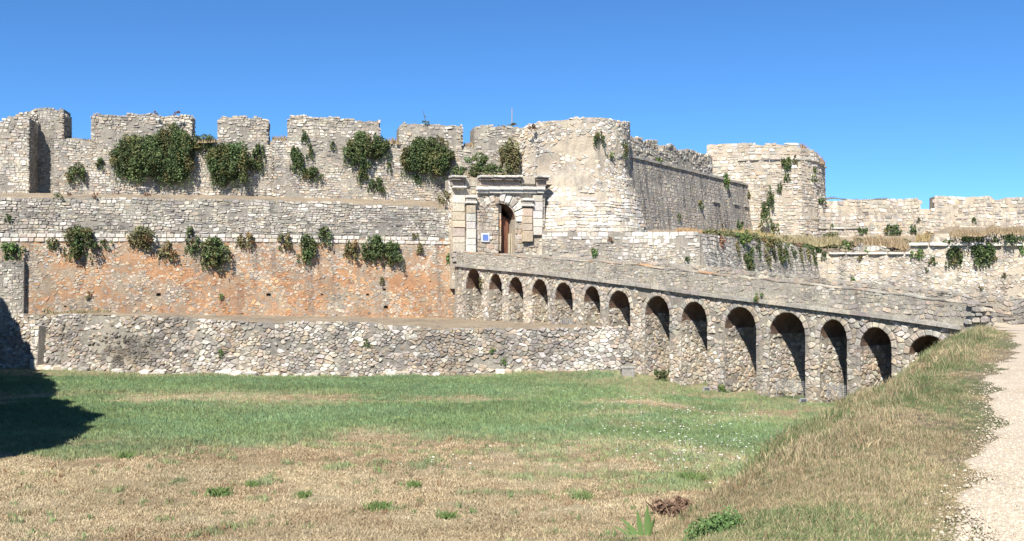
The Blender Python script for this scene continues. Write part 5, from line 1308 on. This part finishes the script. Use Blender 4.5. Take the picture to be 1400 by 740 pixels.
# ------------------------------------------------------------------ grass as instanced tufts
def tuft_mesh(name, rg, n, hgt, wid, spread, lean):
    V = []; Fc = []
    for k in range(n):
        a = rg.uniform(0, 6.28); r = spread * math.sqrt(rg.rand()); x, y = r * math.cos(a), r * math.sin(a)
        h = hgt * rg.uniform(.45, 1.2); w = wid * rg.uniform(.6, 1.3); b_ = rg.uniform(0, 6.28); l = lean * h * rg.uniform(.2, 1.2); ld = rg.uniform(0, 6.28)
        dx, dy = math.cos(b_) * w, math.sin(b_) * w; i = len(V)
        V += [(x - dx, y - dy, -.01), (x + dx, y + dy, -.01), (x + dx * .6 + l * .35 * math.cos(ld), y + dy * .6 + l * .35 * math.sin(ld), h * .6), (x - dx * .6 + l * .35 * math.cos(ld), y - dy * .6 + l * .35 * math.sin(ld), h * .6), (x + l * math.cos(ld), y + l * math.sin(ld), h)]
        Fc += [(i, i + 1, i + 2, i + 3), (i + 3, i + 2, i + 4)]
    me = bpy.data.meshes.new(name); me.from_pydata(V, [], Fc); me.update(); return me
def inst_mat():
    m, nt, b = new_mat("grass_tufts")
    a = attr(nt, "tint", 'INSTANCER').outputs["Color"]
    g_ = nt.nodes.new("ShaderNodeNewGeometry")
    r = ramp(nt, g_.outputs["Random Per Island"], 0, 1, .7, 1.35)
    c = nt.nodes.new("ShaderNodeVectorMath"); c.operation = 'SCALE'; nt.links.new(a, c.inputs[0]); nt.links.new(r, c.inputs["Scale"])
    nt.links.new(c.outputs[0], b.inputs["Base Color"]); b.inputs["Roughness"].default_value = .8
    return m
M_TUFT = inst_mat()
def scatter(name, label, mesh, pts, scale, tint, rg):
    n = len(pts); me = bpy.data.meshes.new(name); me.from_pydata([tuple(p) for p in pts], [], []); me.update()
    a = me.attributes.new("sc", 'FLOAT', 'POINT'); a.data.foreach_set("value", np.asarray(scale, np.float32))
    a = me.attributes.new("rot", 'FLOAT_VECTOR', 'POINT'); R = np.zeros((n, 3), np.float32); R[:, 2] = rg.uniform(0, 6.28, n); R[:, :2] = rg.uniform(-.15, .15, (n, 2)); a.data.foreach_set("vector", R.ravel())
    a = me.attributes.new("tint", 'FLOAT_COLOR', 'POINT'); C = np.ones((n, 4), np.float32); C[:, :3] = tint; a.data.foreach_set("color", C.ravel())
    o = bpy.data.objects.new(name, me); COL.objects.link(o)
    src = bpy.data.objects.new(name + "_source", mesh)
    ng = bpy.data.node_groups.new(name + "_scatter", 'GeometryNodeTree')
    ng.interface.new_socket("Geometry", in_out='INPUT', socket_type='NodeSocketGeometry'); ng.interface.new_socket("Geometry", in_out='OUTPUT', socket_type='NodeSocketGeometry')
    gi = ng.nodes.new("NodeGroupInput"); go = ng.nodes.new("NodeGroupOutput"); io = ng.nodes.new("GeometryNodeInstanceOnPoints"); oi = ng.nodes.new("GeometryNodeObjectInfo")
    oi.inputs["Object"].default_value = src; oi.inputs["As Instance"].default_value = True
    def na(nm, typ):
        x = ng.nodes.new("GeometryNodeInputNamedAttribute"); x.data_type = typ; x.inputs["Name"].default_value = nm; return x.outputs[0]
    ng.links.new(gi.outputs[0], io.inputs["Points"]); ng.links.new(oi.outputs["Geometry"], io.inputs["Instance"])
    ng.links.new(na("rot", 'FLOAT_VECTOR'), io.inputs["Rotation"]); ng.links.new(na("sc", 'FLOAT'), io.inputs["Scale"])
    ng.links.new(io.outputs[0], go.inputs[0])
    md = o.modifiers.new("scatter", 'NODES'); md.node_group = ng
    tag(o, label, kind="stuff"); return o

rg = np.random.RandomState(21)
def sample_screen(n, px0, px1, py0, py1, zref):
    px = rg.uniform(px0, px1, n); py = rg.uniform(py0, py1, n); D = -zref * F / (py - HY); return (px - CX) / F * D, D
# meadow
Xa, Ya = sample_screen(95000, -60, 1260, 503, 760, MEADOW)
Xb = rg.uniform(-34, 19, 60000); Yb = rg.uniform(19, 57, 60000)
X = np.concatenate([Xa, Xb]); Y = np.concatenate([Ya, Yb])
dc = signed(crest, X, Y); lwy = np.interp(X, [p[0] for p in low_pts], [p[1] for p in low_pts])
inb = (X - A0[0]) * BR.n[0, 0] + (Y - A0[1]) * BR.n[0, 1]
ok = (dc > 3.8) & (Y < lwy - .15) & (inb > .1) & (Y > 17); X, Y = X[ok], Y[ok]
Z = terrain(X, Y); g_ = greenness(X, Y)
gsel = rg.rand(len(X)) < np.clip(.82 * g_ - .02, 0, 1)
base = ground_colour(X, Y)
tone = (.72 + .56 * fbm(X * .35 + 60, Y * .5))[:, None]
gc = np.array([0.115, 0.19, 0.08]) * rg.uniform(.7, 1.4, (len(X), 1)) + np.array([0.04, 0.03, .02]) * rg.rand(len(X), 1)
gc[rg.rand(len(X)) < .2] = (0.2, 0.24, 0.09)
tc = np.array([0.385, 0.315, 0.20]) * rg.uniform(.6, 1.35, (len(X), 1)); rb = rg.rand(len(X)) < .12; tc[rb] = np.array([0.30, 0.19, 0.11])
tint = np.where(gsel[:, None], gc, tc); tint = (tint * .6 + base * .4) * tone
bare = (~gsel) & (rg.rand(len(X)) < .25 + .6 * sstep(.48, .62, fbm(X * .7 + 12, Y * .8)))
X, Y, Z, gsel, tint = X[~bare], Y[~bare], Z[~bare], gsel[~bare], tint[~bare]
mode = gsel
t1 = tuft_mesh("grass_tuft", rg, 14, .12, .009, .14, .6); t1.materials.append(M_TUFT)
t2 = tuft_mesh("dry_tuft", rg, 11, .05, .008, .18, 1.6); t2.materials.append(M_TUFT)
P_ = np.stack([X, Y, Z], 1); sz = rg.uniform(.6, 1.3, len(X)) * (0.8 + .5 * fbm(X * .5, Y * .5))
scatter("meadow_grass", "green grass of the moat floor", t1, P_[mode], sz[mode], tint[mode], rg)
scatter("dry_meadow_grass", "dry straw coloured grass of the moat floor", t2, P_[~mode], sz[~mode], tint[~mode], rg)
nw = 420; Xw, Yw = sample_screen(nw, -20, 1150, 600, 745, MEADOW); okw = (signed(crest, Xw, Yw) > 4.5) & (Yw > 18) & (fbm(Xw * .4 + 4, Yw * .5) > .46); Xw, Yw = Xw[okw], Yw[okw]
scatter("meadow_weeds", "scattered low green and rusty weeds in the dry part of the meadow", t1, np.stack([Xw, Yw, terrain(Xw, Yw)], 1), np.minimum(rg.lognormal(-.1, .35, len(Xw)), 1.35), np.where(rg.rand(len(Xw), 1) < .7, [[.1, .16, .06]], [[.2, .12, .07]]) * rg.uniform(.7, 1.3, (len(Xw), 1)), rg)
# bank
Xa, Ya = sample_screen(70000, 850, 1400, 440, 775, -EYE_H); Xb = rg.uniform(0, 19, 50000); Yb = rg.uniform(5, 40, 50000)
X = np.concatenate([Xa, Xb]); Y = np.concatenate([Ya, Yb]); dc = signed(crest, X, Y); dp = signed(path_edge, X, Y)
inb = (X - A0[0]) * BR.n[0, 0] + (Y - A0[1]) * BR.n[0, 1]
ok = (dc < 4.2) & (dp > -.25 + rg.normal(0, .25, len(X))) & (inb > .1) & (Y > 4.5) & (Y < 41) & (np.hypot((X - 1.415) / .26, (Y - 6.75) / .2) > 1); ok &= rg.rand(len(X)) > .6 * sstep(.5, .62, fbm(X * 1.3 + 9, Y * 1.1)); X, Y, dp, dc = X[ok], Y[ok], dp[ok], dc[ok]
Z = terrain(X, Y); bgk = bank_green(X, Y); gs = rg.rand(len(X)) < .2 + .62 * bgk
gc = np.array([0.11, 0.145, 0.06]) * rg.uniform(.6, 1.4, (len(X), 1)); tc = np.array([0.335, 0.27, 0.165]) * rg.uniform(.6, 1.35, (len(X), 1)); rb = rg.rand(len(X)) < .2; tc[rb] *= np.array([.75, .65, .6])
tint = np.where(gs[:, None], gc, tc); tint = tint * (.68 + .64 * fbm(X * .5 + 30, Y * .5))[:, None]; P_ = np.stack([X, Y, Z], 1)
t3 = tuft_mesh("bank_tuft", rg, 16, .042, .0028, .08, 1.3); t3.materials.append(M_TUFT)
t4 = tuft_mesh("bank_dry_tuft", rg, 7, .08, .0017, .07, .8); t4.materials.append(M_TUFT)
sz = rg.uniform(.5, 1.3, len(X)) * (1 + .03 * Y) * np.clip(.35 + dp, .3, 1.0) * (0.25 + 1.0 * fbm(X * .8, Y * .8))
ridge = (dc > -.5) & (dc < 1.6) & (Y > 9); m = (rg.rand(len(X)) < .78) & ~(ridge & (rg.rand(len(X)) < .5)); sz[ridge] *= 1 + 1.1 * rg.rand(int(ridge.sum())) ** 2
scatter("bank_grass", "short dry grass on the bank beside the path", t3, P_[m], sz[m], tint[m], rg)
scatter("bank_stalks", "dry stalks on the bank beside the path", t4, P_[~m], sz[~m], tint[~m], rg)
# gravel
pm = bpy.data.meshes.new("pebble"); r8 = [(math.cos(a) * .5, math.sin(a) * .4, .0) for a in np.arange(6) * 1.047]
pm.from_pydata([(x, y, -.1) for x, y, z in r8] + [(x * .8, y * .8, .28) for x, y, z in r8], [], [(i, (i + 1) % 6, 6 + (i + 1) % 6, 6 + i) for i in range(6)] + [tuple(range(6, 12))]); pm.materials.append(M_TUFT)
Xa, Ya = sample_screen(30000, 1180, 1410, 450, 770, -EYE_H); dp = signed(path_edge, Xa, Ya)
ok = (dp < rg.exponential(.07, len(Xa))) & (Ya < 38); Xa, Ya = Xa[ok], Ya[ok]
tn = np.array([.5, .425, .325]) * rg.uniform(.6, 1.25, (len(Xa), 1))
scatter("gravel", "pale loose gravel on the path", pm, np.stack([Xa, Ya, terrain(Xa, Ya) + .02], 1), np.minimum(rg.lognormal(-4.6, .5, len(Xa)), .035), tn, rg)
# white meadow flowers
fm = bpy.data.meshes.new("flower_head"); fv = [(0, 0, .25)] + [(math.cos(a) * .045, math.sin(a) * .045, .26 + .01 * (k % 2)) for k, a in enumerate(np.arange(8) * .785)] + [(-.004, 0, 0), (.004, 0, 0)]
fm.from_pydata(fv, [], [(0, 1 + i, 1 + (i + 1) % 8) for i in range(8)] + [(9, 10, 0)]); fm.materials.append(M_TUFT)
FX = []; 
for (cx_, cy_, sx_, sy_, n) in [(960, 612, 55, 22, 210), (830, 560, 40, 9, 60), (920, 560, 35, 9, 45), (1030, 605, 25, 18, 40), (1000, 570, 30, 8, 20), (600, 642, 60, 6, 14), (880, 600, 60, 15, 60), (700, 625, 40, 10, 12), (1000, 650, 40, 12, 14)]:
    FX.append(np.stack([rg.normal(cx_, sx_, n), rg.normal(cy_, sy_, n)], 1))
FX = np.concatenate(FX); D = -MEADOW * F / np.maximum(FX[:, 1] - HY, 60); X = (FX[:, 0] - CX) / F * D
ok = (signed(crest, X, D) > 4.2) & (D > 22) & (D < 52); X, D = X[ok], D[ok]
scatter("white_flowers", "scattered small white flowers in the right half of the meadow", fm, np.stack([X, D, terrain(X, D) + .03], 1), rg.uniform(.35, .85, len(X)), np.tile([.75, .75, .7], (len(X), 1)), rg)

# ------------------------------------------------------------------ foreground plants
def strap_plant(px, py, Dp, h, label):
    x, y = xat(px, Dp), Dp; z = float(terrain(x, y)[0]); zt = zat(py, Dp); e = empty("strap_leaf_plant", (x, y, z), label, "plant"); rg = np.random.RandomState(3)
    zb = max(z, zt - h * 1.6)
    z = min(z, zt - h)
    for k, (a, ln, lean, dy) in enumerate([(-.2, 1.0, .18, 0), (.05, 1.12, .02, .01), (.15, .85, .12, 0), (-.75, .85, .75, 0), (-1.0, .6, 1.0, -.01), (.8, .6, .8, 0), (.35, .8, .3, .02), (-.4, .55, .6, -.02), (.6, .4, 1.1, -.02)]):
        B = Batch(); n = 8; V = []; s = math.copysign(1, a); H = (zt - z) * ln
        for i in range(n + 1):
            t = i / n; xx = x + s * lean * h * t ** 1.3 * .8 + s * .05; zz = z + H * (t - .15 * lean * t * t); w = .062 * math.sin(math.pi * (.12 + .8 * t)) * (1 - .2 * t) + .002
            V += [(xx - w, y + dy - .012 * t, zz), (xx, y + dy - .012, zz + .006), (xx + w, y + dy + .01 * k * t, zz)]
        Fc = []
        for i in range(n):
            for j in range(2): Fc.append((i * 3 + j, i * 3 + j + 1, i * 3 + j + 4, i * 3 + j + 3))
        B.add(V, Fc, (1, 1, 1)); B.build("leaf", M_LEAF_BRIGHT, e, smooth=True)
strap_plant(881, 697, 20.6, .72, "upright plant with long strap shaped green leaves at the bottom of the photo")
def ground_bush(px, py, w, h, D, label, kind, size, name, cat="plant"):
    x = xat(px, D); z = zat(py, D); W = w / F * D; H = h / F * D; rg = np.random.RandomState(int(px)); B = Batch()
    for k in range(16):
        a = rg.uniform(0, 6.28); r = math.sqrt(rg.rand()) * .42; xx = x + math.cos(a) * r * W; yy = D + math.sin(a) * r * W * 1.0
        zz = max(float(terrain(xx, yy)[0]), z - H) + H * .3
        V, Fc, C = leaf_cloud(rg, (xx, yy, zz), (W * .16, W * .16, H * rg.uniform(.25, .45)), int(110), size, .1, .3, 1.5); B.add(V, Fc, C)
    mat = {'bright': M_LEAF_BRIGHT, 'red': M_LEAF_RED, 'caper': M_LEAF_MID}[kind]
    blades(B, rg, lambda r: (x + r.normal(0, W * .2), D + r.normal(0, W * .2), float(terrain(x, D)[0])), 26 if W > .3 else 0, H * .6, .012, 1.3, ((1, 1, 1), (.7, .7, .7)))
    o = B.build(name, mat); tag(o, label, cat); return o
ground_bush(985, 712, 100, 44, 6.75, "low spreading leafy green bramble at the bottom edge of the bank", 'bright', .014, "bramble_plant")
ground_bush(918, 684, 60, 30, 22.8, "heap of rust brown dead plants in the meadow behind the bramble", 'red', .07, "dead_plant")
for (px, py, w, lab) in [(517, 698, 24, "bright green weed clump in the dry grass in the centre foreground"), (301, 679, 22, "small green weed clump in the dry foreground at the left"), (414, 679, 16, "tiny green weed clump left of the central one"), (565, 668, 16, "small green weed clump above the central one"), (172, 629, 16, "small green tuft near the shadow edge"), (612, 710, 14, "tiny green weed near the bottom centre"), (947, 655, 36, "dark green grass clump left of the bank"), (795, 680, 22, "dark green clump in the dry grass right of centre"), (345, 667, 14, "small weed between the two left clumps")]:
    D = -MEADOW * F / (py - HY); rg = np.random.RandomState(int(px)); B = Batch(); W = w / F * D; x = xat(px, D)
    def wb(r, x=x, D=D, W=W):
        xx, yy = x + r.normal(0, W * .3), D + r.normal(0, W * .3); return (xx, yy, float(terrain(xx, yy)[0]))
    blades(B, rg, wb, int(150 + w * 6), .10 + .003 * w, .014, 1.2, ((.10, .17, .055), (.17, .22, .08)))
    o = B.build("weed_clump", M_BLADE); tag(o, lab, 'plant', 'weed clumps in the dry grass')
